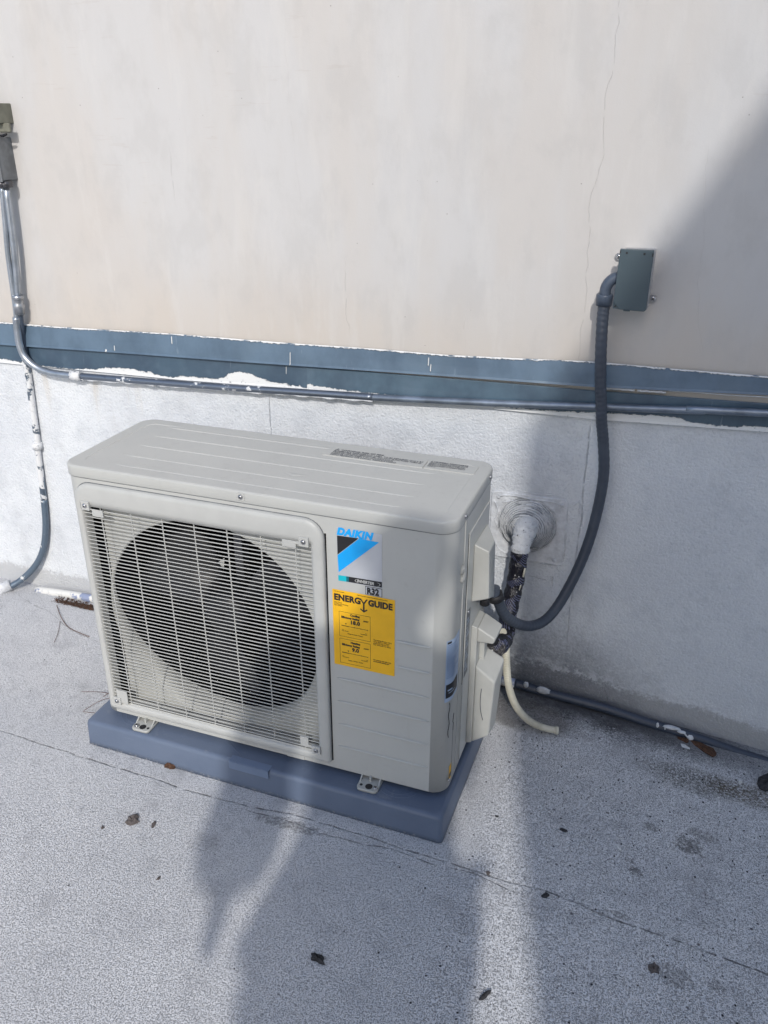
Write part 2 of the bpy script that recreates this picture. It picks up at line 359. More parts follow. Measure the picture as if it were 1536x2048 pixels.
def tag(o, label=None, cat=None, group=None, kind=None):
    if label: o['label'] = label
    if cat: o['category'] = cat
    if group: o['group'] = group
    if kind: o['kind'] = kind
    return o
def empty(name, loc=(0, 0, 0), label=None, cat=None, group=None):
    o = bpy.data.objects.new(name, None); C.objects.link(o); o.empty_display_size = .05; o.location = loc; return tag(o, label, cat, group)
def under(child, parent):
    """parent keeping the world coordinates the mesh was written in"""
    child.parent = parent; child.matrix_parent_inverse = Matrix.Translation(parent.location).inverted() if not parent.parent else Matrix.Identity(4); return child
def smooth_path(pts, n=6):
    P = [Vector(p) for p in pts]; out = []
    for i in range(len(P) - 1):
        p0 = P[max(i - 1, 0)]; p1 = P[i]; p2 = P[i + 1]; p3 = P[min(i + 2, len(P) - 1)]
        for k in range(n):
            t = k / n; out.append(.5 * ((2 * p1) + (-p0 + p2) * t + (2 * p0 - 5 * p1 + 4 * p2 - p3) * t * t + (-p0 + 3 * p1 - 3 * p2 + p3) * t ** 3))
    return out + [P[-1]]
def rrect(x0, x1, z0, z1, r, n=8):
    """rounded rectangle, r = (bl, br, tr, tl)"""
    if not isinstance(r, (list, tuple)): r = (r,) * 4
    cs = ((x0, z0, r[0], 180), (x1, z0, r[1], 270), (x1, z1, r[2], 0), (x0, z1, r[3], 90)); out = []
    sg = ((1, 1), (-1, 1), (-1, -1), (1, -1))
    for (cx, cz, rr, a0), (sx, sz) in zip(cs, sg):
        for k in range(n + 1):
            a = R(a0 + 90 * k / n); out.append((cx + sx * rr + rr * math.cos(a), cz + sz * rr + rr * math.sin(a)))
    return out
WY = R(.8); WP = Vector((-.48262, .45663, 0)); WN = Vector((-math.sin(WY), math.cos(WY), 0))
def wy(x, off=0): return WP.y + math.tan(WY) * (x - WP.x) - off
def text(s, size, mat, name='lettering', parent=None, loc=(0, 0, 0), rot=(math.pi / 2, 0, 0), bold=0, shear=0, sx=1, align='LEFT', ext=.00015, spacing=1.0, line=1.0):
    cu = bpy.data.curves.new(name, 'FONT'); cu.body = s; cu.size = size; cu.offset = bold; cu.shear = shear; cu.extrude = ext
    cu.align_x = align; cu.space_character = spacing; cu.space_line = line; cu.resolution_u = 3
    t = bpy.data.objects.new('tmp', cu); C.objects.link(t); bpy.context.view_layer.update()
    me = bpy.data.meshes.new_from_object(t.evaluated_get(bpy.context.evaluated_depsgraph_get()))
    bpy.data.objects.remove(t); bpy.data.curves.remove(cu)
    mt = Matrix.Translation(loc) @ Euler(rot).to_matrix().to_4x4() @ Matrix.Diagonal((sx, 1, 1, 1)); me.transform(mt)
    me.materials.clear(); me.materials.append(mat); me.name = name
    o = bpy.data.objects.new(name, me); C.objects.link(o)
    if parent: o.parent = parent
    return o
def join(objs, name):
    """merge meshes made for one part into a single object"""
    b = bmesh.new(); mats = []
    for o in objs:
        me = o.data.copy(); idx = []
        for m in o.data.materials:
            if m not in mats: mats.append(m)
            idx.append(mats.index(m))
        for p in me.polygons: p.material_index = idx[min(p.material_index, len(idx) - 1)]
        b.from_mesh(me)
    me = bpy.data.meshes.new(name); b.to_mesh(me); b.free()
    for m in mats: me.materials.append(m)
    r = bpy.data.objects.new(name, me); C.objects.link(r); r.parent = objs[0].parent
    for o in objs: bpy.data.objects.remove(o)
    return r
def fz(x): t = max(0, x - .78); return -.1 * t * min(1, t / .06)          # the deck falls away to the right

# ------------------------------------------------------------------ setting: deck and wall
m = MB(); xs = [-30, -12, -4, -1, .7] + [.75 + .02 * i for i in range(10)] + [1.2, 1.6, 2.4, 4, 12, 30]; ys = [-40, -12, -4, -1, 0, wy(0) + .35]
vs = [(x, y, fz(min(x, 2.4))) for x in xs for y in ys]; ny = len(ys)
m.add(vs, [(i * ny + j, (i + 1) * ny + j, (i + 1) * ny + j + 1, i * ny + j + 1) for i in range(len(xs) - 1) for j in range(ny - 1)], True)
tag(m.build('roof_deck', M['roof']), kind='structure')

WL, WR = -14, 14
wall = empty('building_wall', (0, wy(0), 0), 'long cream stucco wall with a white coated base rising behind the air conditioner', 'wall')
def slab(name, x0, x1, o0, o1, z0, z1, mat, parent, zr0=None, zr1=None, bevel=0, nx=1):
    """panel parallel to the wall; o0/o1 = distances out from the wall plane"""
    zr0 = z0 if zr0 is None else zr0; zr1 = z1 if zr1 is None else zr1
    vs = []
    for x, a, b in ((x0, z0, z1), (x1, zr0, zr1)):
        for o in (o0, o1):
            vs += [(x, wy(x, o), a), (x, wy(x, o), b)]
    mb = MB().add(vs, [(0, 1, 3, 2), (4, 6, 7, 5), (0, 4, 5, 1), (2, 3, 7, 6), (0, 2, 6, 4), (1, 5, 7, 3)])
    o = mb.build(name, mat, None, bevel); return under(o, parent)
slab('stucco_face', WL, WR, -.30, 0, -1.2, 3.0, M['stucco'], wall)
slab('coated_base', WL, WR, .0005, .005, -1.2, .42, M['coat'], wall, zr1=.90)
slab('coping', WL, WR, -.33, .04, 3.003, 3.07, M['galv'], wall, bevel=.004)

# flashing: two counterflashing strips, tilted about a degree like the roof
def bz(x): return .7268 + .0166 * (x + .49)           # top edge
up_top = [(-3, .70), (-.56, .7245), (-.35, .7255), (-.05, .7325), (.15, .7335), (.25, .7345), (.42, .7375), (.563, .7375), (.70, .7425), (.85, .749), (1.0, .748), (1.16, .7485), (3, .78)]
up_bot_l, up_bot_r = .672 + .0275 * (-3 + .537), .690 + .0300 * (3 - .274)
M['flashup'] = m_flash(None, top_pts=[(a, z - .002) for a, z in up_top], base_hi=(.115, .175, .245), base_lo=(.08, .125, .18))
M['flashlow'] = m_flash([(-3, .60), (-.54, .636), (-.481, .633), (-.409, .629), (-.28, .632), (-.20, .643), (-.131, .641), (-.06, .634), (-.038, .639), (.0, .640), (.05, .641), (.075, .650), (.112, .662), (.15, .655), (.188, .648), (.273, .642)], base_hi=(.062, .105, .15), base_lo=(.045, .075, .115))
M['flashlowr'] = m_flash([(.274, .650), (.32, .647), (.455, .645), (.60, .645), (.766, .647), (.861, .652), (.93, .656), (1.007, .659), (1.045, .651), (1.166, .657), (3, .67)], base_hi=(.085, .14, .19), base_lo=(.055, .09, .13))
def strip(name, tops, bots, o_top, o_bot, mat, th=.0012, lip=.004):
    xs = sorted(set([a for a, _ in tops] + [a for a, _ in bots])); N2 = []
    x = xs[0]; grid = []
    while x < xs[-1] - 1e-6:
        grid.append(x); x += .25 if (x < -.75 or x > 1.4) else .012
    grid.append(xs[-1])
    def itp(p, x):
        for (a, b), (c, d) in zip(p, p[1:]):
            if a <= x <= c: return b + (d - b) * (x - a) / (c - a)
        return p[0][1] if x < p[0][0] else p[-1][1]
    loops = []
    for x in grid:
        zt, zb = itp(tops, x), itp(bots, x); j = .0009 * math.sin(x * 9) ; prof = [(o_top - .0015, zt), (o_top, zt - .002), ((o_top + o_bot) / 2 + j, (zt + zb) / 2), (o_bot + j, zb + lip), (o_bot + .0022 + j, zb), (o_bot + .0022 - th + j, zb), (o_bot - th + j, zb + lip), (.0058, zt - .006)]
        loops.append([(x, wy(x, o), z) for o, z in prof])
    mb = MB(); mb.loft(loops, True, True); o = mb.build(name, mat); return under(o, wall)
strip('counterflashing', up_top, [(-3, .604), (-.537, .672), (.274, .690), (.855, .703), (1.156, .717), (3, .765)], .0085, .013, M['flashup'])
lap = [(-3, .610), (-.537, .676), (.2735, .688)]
strip('base_flashing', lap, [(-3, .56), (-.548, .627), (-.04, .6305), (.2735, .6395)], .0065, .009, M['flashlow'])
strip('base_flashing', [(.2685, .6872), (.856, .694), (1.159, .700), (3, .74)], [(.2685, .638), (.862, .640), (1.168, .649), (3, .69)], .0078, .0105, M['flashlowr'])
# sliver of white caulk in the open joint at right
mb = MB(); 
for a, b, z in ((.868, .93, .7015), (.935, .985, .703), (.99, 1.6, .7075)):
    pts = [(a + (b - a) * i / 12, wy(a + (b - a) * i / 12, .012), z + .0007 * math.sin(i * 2.1) + (b - a) * .03 * i / 12) for i in range(13)]
    mb.tube(pts, .0022 if a < .98 else .0009, 6)
build_split(mb, 'joint_caulk', M['mastic'], wrap=wall)

# unseen block, added and shaped to throw the big diagonal shadow
nb = empty('shadow_caster', (2.8, -3.2, 0), 'unseen steep topped block added behind the photographer to cast the diagonal shadow', 'shadow caster')
X0, ZE = 1.408, 2.40; prof = [(X0, -.2), (4.2, -.2), (4.2, ZE + 1.4), (X0 + 1.4 / 1.72, ZE + 1.4), (X0, ZE)]
mb = MB(); mb.loft([[(x, -2.0, z) for x, z in prof], [(x + .74, -4.5, z) for x, z in prof]], True, True)
under(mb.build('wall', M['stucco']), nb)
mb = MB(); mb.box(2.2, 3.1, -1.995, -1.95, 0, 2.1); under(mb.build('caster_door', M['jbox'], None, .004), nb)

# ------------------------------------------------------------------ equipment pad
pad = empty('equipment_pad', (-.0258, -.0362, 0), 'low slate blue plastic pad with rounded edges under the air conditioner', 'equipment pad')
pad.rotation_euler[2] = R(-.53)
PW, PD, PH = .755, .345, .0587
mb = MB(); lo = lambda i, z, r: [(x, y, z) for x, y in rrect(i, PW - i, i, PD - i, r, 6)]
mb.loft([lo(0.0, 0.0005, .008), lo(.0005, .012, .009), lo(.0018, PH - .009, .009), lo(.003, PH - .004, .010), lo(.006, PH - .0012, .012), lo(.010, PH, .014)], True, True, True)
mb.build('pad_body', M['pad'], pad)
mb = MB()
for cx, cy in ((.10, .055), (.655, .055)):
    for r in (.034, .026):
        mb.tube([(cx + r * math.cos(a * .2618) * 1.2, cy + r * math.sin(a * .2618), PH - .0002) for a in range(25)], .0006, 6, False)
mb.tube([(.36, .012, PH + .0001), (.30, .05, PH + .0001), (.43, .30, PH)], .0005, 6)
build_split(mb, 'mould_ring', M['pad'], pad)
mb = MB(); mb.box(.333, .417, -.0009, .0010, PH - .0175, PH - .003); mb.box(.333, .417, .0008, .0165, PH - .0008, PH + .0004)
mb.box(.333, .417, -.0009, .001, PH - .005, PH - .0005)
mb.build('label', M['tape'], pad, .0008)

# ------------------------------------------------------------------ air conditioner
UZ, UH, UW, UD = .0707, .5363, .72, .2613
ac = empty('air_conditioner', (0, 0, 0), 'cream outdoor air conditioner with round fan behind a wire guard and yellow energy sticker', 'air conditioner')
Z1 = .5865; rr = .030
ol = rrect(0, UW, 0, UD, rr, 8)
# casing: wrap-around sides, back, and front face with the fan opening left out
mb = MB(); n = len(ol)
loopA = [(x, y, UZ) for x, y in ol]; loopB = [(x, y, Z1) for x, y in ol]
vs = loopA + loopB; fs = []
for j in range(n):
    k = (j + 1) % n
    a, b = ol[j], ol[k]
    if abs(a[1]) < 1e-6 and abs(b[1]) < 1e-6 and abs(a[0] - b[0]) > .3: continue        # flat front
    fs.append((j, k, n + k, n + j))
mb.add(vs, fs, True); mb.add(loopA, [tuple(range(n))])
OX0, OX1, OZ0, OZ1 = .0365, .4815, .101, .533
def quadf(x0, x1, z0, z1, y=0): mb.add([(x0, y, z0), (x1, y, z0), (x1, y, z1), (x0, y, z1)], [(0, 1, 2, 3)])
quadf(rr, OX0, UZ, Z1); quadf(OX1, UW - rr, UZ, Z1); quadf(OX0, OX1, UZ, OZ0); quadf(OX0, OX1, OZ1, Z1)
casing = mb.build('casing', M['casing'], ac)
bm = bmesh.new(); bm.from_mesh(casing.data); bmesh.ops.remove_doubles(bm, verts=bm.verts, dist=.00005); bmesh.ops.recalc_face_normals(bm, faces=bm.faces)
# turn outwards
for f in bm.faces:
    c = f.calc_center_median() - Vector((UW / 2, UD / 2, .3))
    if f.normal.dot(Vector((c.x, c.y, c.z if abs(f.normal.z) > .5 else 0))) < 0: f.normal_flip()
bm.to_mesh(casing.data); bm.free()
# pressed louvre lines on the front
mb = MB()
for z, x0 in ((.3775, .6265), (.327, .6285), (.2765, .518), (.2268, .518), (.1762, .5175), (.1258, .5175)):
    pts = [(x0 + (.688 - x0) * i / 20, -.0006, z) for i in range(21)]
    mb.tube(pts, .0016, 8, True, lambda t, i: .0002 + .0024 * min(1, t * 14, (1 - t) * 14))
build_split(mb, 'pressed_rib', M['casing'], ac)
# lid
LO = lambda i, z, r: [(x, y, z) for x, y in rrect(-.0015 + i, UW + .0015 - i, -.0015 + i, UD + .0015 - i, r, 8)]
mb = MB(); LT = .6072
mb.loft([LO(.003, Z1 - .001, .027), LO(.0004, Z1, .029), LO(0, Z1 + .001, .029), LO(0, LT - .0042, .029), LO(.0006, LT - .0018, .029), LO(.0018, LT - .0004, .028), LO(.0040, LT, .027)], False, False, True)
mb.loft([LO(.0040, LT, .027), LO(.0255, LT - .0002, .018), LO(.0265, LT - .0010, .018)], False, True, False)
lid = mb.build('lid', M['casing'], ac)
mb = MB()
for y, x0, x1 in ((.034, .086, .629), (.078, .074, .635), (.130, .070, .636), (.182, .066, .642), (.232, .066, .690)):
    L = []
    for i in range(25):
        x = x0 + (x1 - x0) * i / 24; t = min(1, (i + .15) / 1.2, (24.15 - i) / 1.2); L.append([(x, y + a * .0062 * (.4 + .6 * t), LT - .0013 + h * .0011 * t) for a, h in ((-1, 0), (-.78, 1), (-.3, 1.05), (.3, 1.05), (.78, 1), (1, 0))])
    mb.loft(L, True, True, False)
build_split(mb, 'stiffening_bead', M['casing'], lid); mb = MB()
mb.add([(.385, .10, LT - .0008), (.41, .085, LT - .0008), (.435, .10, LT - .0008), (.41, .092, LT + .0003)], [(0, 1, 3), (1, 2, 3), (0, 3, 2)])
mb.build('pressed_arrow', M['casing'], lid)
mb = MB(); LS = lambda i, z: [(x, y, z) for x, y in rrect(-i, UW + i, -i, UD + i, rr + i, 8)]
mb.loft([LS(.0004, Z1 - .0014), LS(.0009, Z1 - .0012), LS(.0009, Z1 + .0002), LS(.0004, Z1 + .0004)], False, False, True); mb.build('lid_seam', M['jbox'], ac)
def screw(c, ax, r=.0045, parent=ac, name='screw', mat='steel', slot=True):
    c = Vector(c); a = Vector(ax).normalized(); q = MB()
    q.cyl(c, a, r * 1.35, .0008, 14); q.tube([c + a * .0008, c + a * .002, c + a * .0028], [r, r * .92, r * .5], 12)
    o = q.build(name, M[mat], parent)
    s = MB(); t = a.orthogonal().normalized(); u = a.cross(t)
    for d, e in ((t, u), (u, t)):
        s.add([c + a * .0029 + d * r * .7 * i + e * r * .14 * j for i, j in ((-1, -1), (1, -1), (1, 1), (-1, 1))], [(0, 1, 2, 3)])
    k = s.build('cross_slot', M['black'], o); return o
mb = MB(); mb.box(.351, .364, -.0026, -.001, .5905, .6045); mb.build('screw_recess', M['casing'], ac, .0006)
screw((.3575, -.0028, .5975), (0, -1, 0), .0033)
screw((.7215, .219, .597), (1, 0, 0), .0033); screw((.7215, .052, .597), (1, 0, 0), .0033)
screw((.43, -.001, .0885), (0, -1, 0), .0035, mat='darksteel'); screw((.7205, .02, .09), (1, 0, 0), .003); screw((.7225, .10, .395), (1, 0, 0), .0033)
# seams on the service side
mb = MB(); mb.box(.7195, .7212, .0610, .0634, .078, Z1 - .001); mb.build('panel_seam', M['casing'], ac, .0006)
mb = MB(); prof = [(.090, .075), (.2595, .075), (.2595, .548), (.090, .548)]
mb.box(.7195, .7218, .090, .2300, .078, .548); mb.build('service_panel', M['casing'], ac, .0010)
mb = MB(); mb.box(.7198, .7204, .0636, .0655, .078, .56); mb.box(.7198, .7203, .0872, .0895, .25, .548); build_split(mb, 'seam_gap', M['dark'], ac)
mb = MB(); mb.tube([(.7185, .046, .498), (.7215, .050, .507), (.7225, .053, .498), (.7215, .052, .487), (.7185, .047, .482)], .0055, 8); mb.build('grip_clip', M['cover'], ac)
# scalloped grip
mb = MB(); mb.tube([(.7150, .030 + .014 * math.sin(t / 10 * math.pi), .560 - .085 * t / 10) for t in range(11)], .0022, 8); mb.build('grip_edge', M['casing'], ac)

# --- fan guard
g = empty('fan_guard'); g.parent = ac
fr = MB(); L3 = lambda x0, x1, z0, z1, r, y: [(x, y, z) for x, z in rrect(x0, x1, z0, z1, r, 7)]
fr.loft([L3(.0215, .5035, .084, .5775, (.006, .004, .034, .034), .0006), L3(.0218, .5032, .0843, .5773, (.006, .004, .0338, .0338), -.0050), L3(.0228, .5020, .0852, .5758, (.006, .004, .033, .033), -.0068),
         L3(.0270, .4975, .0880, .5690, (.005, .004, .028, .028), -.0084), L3(.0330, .4880, .0955, .546, (.004, .003, .012, .012), -.0084), L3(.0360, .4825, .1005, .5345, (.001, .001, .001, .001), -.0070), L3(.0365, .4815, .101, .533, (.0008,) * 4, .003), L3(.0365, .4815, .101, .533, (.0008,) * 4, .016)], False, False, True)
fr.build('guard_frame', M['grille'], g)
gq = MB(); gq.loft([[(x, y, z) for x, z in rrect(.0215 - d, .5035 + d, .084, .5775 + d, (.006, .004, .034 + d, .034 + d), 7)][14:-1] for d, y in ((-.0006, -.0001), (-.0003, -.0007), (.0012, -.0007), (.0014, -.0001))], False, False, True, closed=False); gq.build('edge_line', M['jbox'], g)
gap = MB(); gap.box(.5038, .5068, -.0004, .0006, .088, .555); gap.build('shadow_gap', M['dark'], g)
mb = MB(); nw = 55
for i in range(nw):
    z = .1085 + (.5275 - .1085) * i / (nw - 1); mb.tube([(OX0, -.0040, z), (.26, -.0046, z), (OX1, -.0040, z)], .00102, 6, False)
for i in range(7): x = .0715 + .0635 * i; mb.tube([(x, -.0018, OZ0), (x, -.0022, OZ1)], .00115, 6, False)
mb.tube([(OX0, -.003, OZ0 + .001), (OX1, -.003, OZ0 + .001)], .0016, 6, False)
mb.build('guard_wire', M['grille'], g)
for (sx, sz, px0, px1, pz0, pz1) in ((.0465, .537, .058, .081, .517, .531), (.4715, .539, .4315, .4565, .5235, .5365), (.0445, .1085, .0445, .069, .1035, .134), (.477, .111, .445, .4615, .1115, .133)):
    c = MB(); c.box(sx - .0085, sx + .0085, -.0118, -.0075, sz - .009, sz + .008); c.box(px0, px1, -.0092, -.0068, pz0, pz1)
    c.box(min(sx, px0) , max(sx, px1), -.0090, -.0072, max(pz0, sz - .008), min(pz1, sz + .006)) if max(pz0, sz - .008) < min(pz1, sz + .006) else None
    o = c.build('corner_clip', M['grille'], g, .0006); s = screw((sx, -.0119, sz), (0, -1, 0), .0035, None); s.parent = g
mb = MB(); mb.box(.0370, .0382, -.0108, -.0075, .528, .543); mb.build('clip_slot', M['dark'], g)

# --- orifice plate with bell mouth, fan and coil behind
CX, CZ, CR = .254, .304, .217
mb = MB(); N1 = 72; PY = .030
circ = lambda r, y, n=N1: [(CX + r * math.cos(2 * math.pi * j / n), y, CZ + r * math.sin(2 * math.pi * j / n)) for j in range(n)]
def bell(t, extra=0):
    out = []
    for j in range(N1):
        a = 2 * math.pi * j / N1; k = max(0, math.cos(a - R(252))) ** 1.2; d = .004 + .044 * k; r = CR - (.002 + .013 * k) * math.sin(min(1, t * 1.3) * math.pi / 2) - extra
        out.append((CX + r * math.cos(a), PY + d * t + (.04 if extra else 0), CZ + r * math.sin(a)))
    return out
def sq(x0, x1, z0, z1, y):
    out = []
    for j in range(N1):
        a = 2 * math.pi * j / N1; dx, dz = math.cos(a), math.sin(a)
        tx = ((x1 - CX) / dx) if dx > 1e-9 else ((x0 - CX) / dx if dx < -1e-9 else 1e9); tz = ((z1 - CZ) / dz) if dz > 1e-9 else ((z0 - CZ) / dz if dz < -1e-9 else 1e9)
        t = max(min(tx, tz), CR + .0015); out.append((CX + t * dx, y, CZ + t * dz))
    return out
mb.loft([sq(.0475, .492, .085, .545, PY), circ(CR, PY)], False, False, False)
mb.loft([circ(CR, PY), bell(.25), bell(.5), bell(.75), bell(1)], False, False, True)
mb.build('fan_shroud', M['orifice'], ac)
mb = MB(); mb.loft([bell(.98), bell(1, .0005), bell(1, .0001)], False, False, True); mb.build('shroud_throat', M['dark'], ac)
mb = MB(); mb.box(.012, .50, .240, .250, .076, .58); mb.box(.012, .014, .02, .24, .076, .58); mb.box(.012, .5, .018, .24, .582, .584); mb.box(.500, .502, .034, .24, .076, .58); mb.box(.012, .5, .02, .24, .0745, .0765)
mb.build('coil_cavity', M['dark'], ac)
fan = empty('fan'); fan.parent = ac
mb = MB(); mb.tube([(CX, .068, CZ), (CX, .070, CZ), (CX, .078, CZ), (CX, .13, CZ)], [.012, .036, .045, .047], 32); mb.tube([(CX, .060, CZ), (CX, .069, CZ)], [.006, .007], 12)
mb.build('hub', M['fan'], fan)
for b in range(3):
    mb = MB(); loops = []
    for i in range(9):
        r = .045 + (.188 - .045) * i / 8; wv = .55 + .18 * math.sin(i / 8 * math.pi); row = []
        for j in range(9):
            t = j / 8 - .5; a = R(b * 120 + 20) + t * wv * 2 * .75 + .10 * i / 8; row.append((CX + r * math.cos(a), .105 - .045 * t * (1.1 - .3 * i / 8) * 2 * .6 + .006 * math.cos(t * 3), CZ + r * math.sin(a)))
        loops.append(row)
    mb.loft(loops, False, False, True, closed=False); o = mb.build('blade', M['fan'], fan); sm = o.modifiers.new('s', 'SOLIDIFY'); sm.thickness = .002
mb = MB(); mb.box(.243, .262, .150, .175, .30, .56); mb.box(.238, .268, .146, .16, .45, .49); mb.build('motor_bracket', M['darksteel'], ac, .002)
mb = MB(); mb.add([(.262, .062, .425), (.276, .062, .437), (.270, .066, .410), (.262, .070, .415)], [(0, 1, 2), (0, 2, 3)]); mb.build('glint_wedge', M['grille'], ac)  # small pale wedge imitating a glint inside the fan opening

# --- feet
for fx in (.101, .581):
    f = MB(); L = lambda i, z, r: [(x, y, z) for x, y in rrect(fx - .020 + i, fx + .020 - i, -.028 + i, .03, (r, r, .001, .001), 5)]
    f.loft([L(0, PH - .0005 + .001, .008), L(0, PH + .0048, .008), L(.0012, PH + .0058, .007)], True, True, True)
    for sx in (-1, 1):
        f.add([(fx + sx * .019, -.012, PH + .0055), (fx + sx * .0165, -.012, PH + .0055), (fx + sx * .0165, .004, UZ + .004), (fx + sx * .019, .004, UZ + .004), (fx + sx * .019, .004, PH + .0055), (fx + sx * .0165, .004, PH + .0055)], [(0, 1, 2, 3), (0, 3, 4), (1, 5, 2)])
    f.box(fx - .0018, fx + .0018, -.006, .004, PH + .005, UZ + .003)
    foot = f.build('mounting_foot', M['cover'], ac, 0)
    h = MB(); sg = 1 if fx < .3 else 1
    h.cyl((fx + (.002), -.018, PH + .0052), (0, 0, 1), .0068, .0009, 20); h.cyl((fx + (.014 if fx < .3 else -.013), -.018, PH + .0052), (0, 0, 1), .0028, .0009, 14); build_split(h, 'bolt_hole', M['black'], foot)
    s = screw((fx + (-.012 if fx < .3 else .014), -.018, PH + .0058), (0, 0, 1), .0042, None); s.parent = foot
mb = MB(); mb.box(.412, .448, -.0015, .002, .0705, .082); mb.build('base_tab', M['casing'], ac, .0006)
mb = MB(); mb.box(.012, UW - .012, .012, UD - .012, UZ - .006, UZ - .0005); mb.build('base_pan', M['darksteel'], ac)

# --- terminal cover and valve cover on the right side
def prism(loopb, loopt, name, mat, bevel=.003):
    q = MB(); q.loft([loopb, loopt], True, True); return q.build(name, mat, ac, bevel)
tc = prism([(.7215, .122, .401), (.752, .122, .414), (.752, .166, .392), (.7215, .222, .372)], [(.7215, .122, .514), (.748, .122, .5035), (.748, .166, .5025), (.7215, .222, .5085)], 'terminal_cover', M['cover'], .0025)
vc = empty('valve_cover'); vc.parent = ac
q = MB(); q.loft([[(.7215, .134, .082), (.733, .134, .086), (.733, .200, .086), (.7215, .205, .082)], [(.7215, .134, .346), (.733, .134, .343), (.733, .192, .341), (.7215, .194, .344)]], True, True); q.build('back_plate', M['cover'], vc, .002)
q = MB(); q.loft([[(.7325, .134, .313), (.762, .136, .3135), (.766, .170, .3165), (.7325, .190, .318)], [(.7325, .134, .3445), (.766, .134, .326), (.7705, .172, .3365), (.7325, .192, .3425)]], True, True); q.build('upper_hood', M['cover'], vc, .003)
q = MB(); q.loft([[(.7325, .134, .086), (.764, .136, .108), (.770, .170, .112), (.7325, .198, .088)], [(.7325, .134, .262), (.770, .136, .2315), (.776, .186, .2565), (.7325, .198, .268)]], True, True); q.build('lower_hood', M['cover'], vc, .004)
q = MB(); q.box(.7325, .742, .160, .196, .26, .32); q.build('rib', M['cover'], vc, .001)
q = MB(); q.tube(smooth_path([(.7465, .1335, .215), (.7455, .1335, .19), (.7475, .1335, .165), (.7525, .1335, .145)], 4), .0007, 6); q.build('scuff_mark', M['ink'], vc)
q = MB(); q.tube([(.747, .197, .382), (.750, .200, .368)], [.014, .014], 20); q.tube([(.735, .170, .388), (.735, .172, .372)], [.009, .009], 16); build_split(q, 'locknut', M['rubber'], ac)
# damaged paint on the corner
def arcpt(s, z, off=.0002):
    """point on the wrapped front right corner; s = distance past the end of the flat front"""
    L = rr * math.pi / 2
    if s < 0: return (UW - rr + s, -off, z)
    if s < L: a = s / rr; return (UW - rr + (rr + off) * math.sin(a), rr - (rr + off) * math.cos(a), z)
    return (UW + off, rr + s - L, z)
q = MB(); q.tube([arcpt(.034 + .0015 * math.sin(i * 1.3), .262 - .0075 * i, 0) for i in range(11)], .0007, 6); q.tube([arcpt(.054 + d, z, 0) for d, z in ((.002, .225), (-.003, .210), (.001, .205), (.0, .19))], .0009, 6); q.tube([arcpt(.0545, .20 - .011 * i, 0) for i in range(11)], .0004, 6)
build_split(q, 'paint_crack', M['black'], ac)

# --- stickers
def sheet(name, x0, x1, z0, z1, y, mat, parent, th=.0003, skew=0):
    q = MB(); q.add([(x0, y, z0), (x1, y, z0 + skew), (x1, y, z1 + skew), (x0, y, z1), (x0, y + th, z0), (x1, y + th, z0 + skew), (x1, y + th, z1 + skew), (x0, y + th, z1)], [(0, 1, 2, 3), (4, 7, 6, 5), (0, 4, 5, 1), (1, 5, 6, 2), (2, 6, 7, 3), (3, 7, 4, 0)]); return q.build(name, mat, parent)
def poly(name, pts, y, mat, parent):
    q = MB(); n = len(pts); q.add([(x, y, z) for x, z in pts] + [(x, y + .0001, z) for x, z in pts], [tuple(range(n)), tuple(range(2 * n - 1, n - 1, -1))] + [(i, (i + 1) % n, n + (i + 1) % n, n + i) for i in range(n)]); return q.build(name, mat, parent)
bl = sheet('brand_sticker', .5255, .6025, .4725, .5695, -.0004, M['silver'], ac)
text('DAIKIN', .0170, M['blue'], 'lettering', bl, (.5258, -.0007, .5575), bold=.00115, shear=.25, sx=.98, spacing=1.10)
poly('black_triangle', [(.5262, .5550), (.5632, .5562), (.5262, .5205)], -.0007, M['black'], bl)
poly('blue_band', [(.5642, .5562), (.5975, .5550), (.5275, .4885), (.5262, .5195)], -.0007, M['blue'], bl)
poly('bar', [(.5450, .4833), (.6022, .4843), (.6022, .4740), (.5450, .4732)], -.0006, M['black'], bl)
poly('bar_end', [(.5265, .4828), (.5405, .4832), (.5405, .4730), (.5265, .4724)], -.0006, M['teal'], bl); poly('bar_fade', [(.5405, .4832), (.5450, .4833), (.5450, .4732), (.5405, .4730)], -.0006, M['tealdark'], bl)
text('INVERTER', .0072, M['grille'], 'lettering', bl, (.5590, -.0009, .4762), bold=.0003, shear=.25, sx=.92)
for cx, sg in ((.5590, -1), (.5965, 1)):
    q = MB(); q.tube([(cx + sg * (.0028 - .0075 * (t / 6 - 1) ** 2 * .7), -.0009, .4785 + .0036 * (t / 6 - 1)) for t in range(13)], .0004, 6, True, lambda t, i: .00012 + .0006 * (1 - abs(2 * t - 1))); q.build('swoosh', M['grille'], bl)
rl = sheet('refrigerant_sticker', .5735, .6025, .4560, .4715, -.0005, M['black'], ac); q = sheet('plate', .5743, .6017, .4567, .4707, -.00055, M['silver'], rl)
text('R32', .0158, M['black'], 'lettering', rl, (.5762, -.0009, .4582), bold=.0008, sx=.80, spacing=1.05)
el = sheet('energy_sticker', .5150, .6245, .3055, .4548, -.0006, M['yellow'], ac)
K = M['black']; tx = lambda s, sz, x, z, **k: text(s, sz, K, 'lettering', el, (x, -.0009, z), ext=.0001, **k)
objs = [tx('ENERG', .0160, .5178, .4355, bold=.0008, sx=.925, spacing=1.04), tx('GUIDE', .0160, .5785, .4355, bold=.0008, sx=.87, spacing=1.03)]
objs.append(poly('y', [(.5630, .4465), (.5660, .4465), (.5705, .4395), (.5750, .4465), (.5780, .4465), (.5720, .4372), (.5720, .4245), (.5762, .4275), (.5772, .4255), (.5706, .4205), (.5640, .4255), (.5650, .4275), (.5692, .4245), (.5692, .4372)], -.0009, K, el))
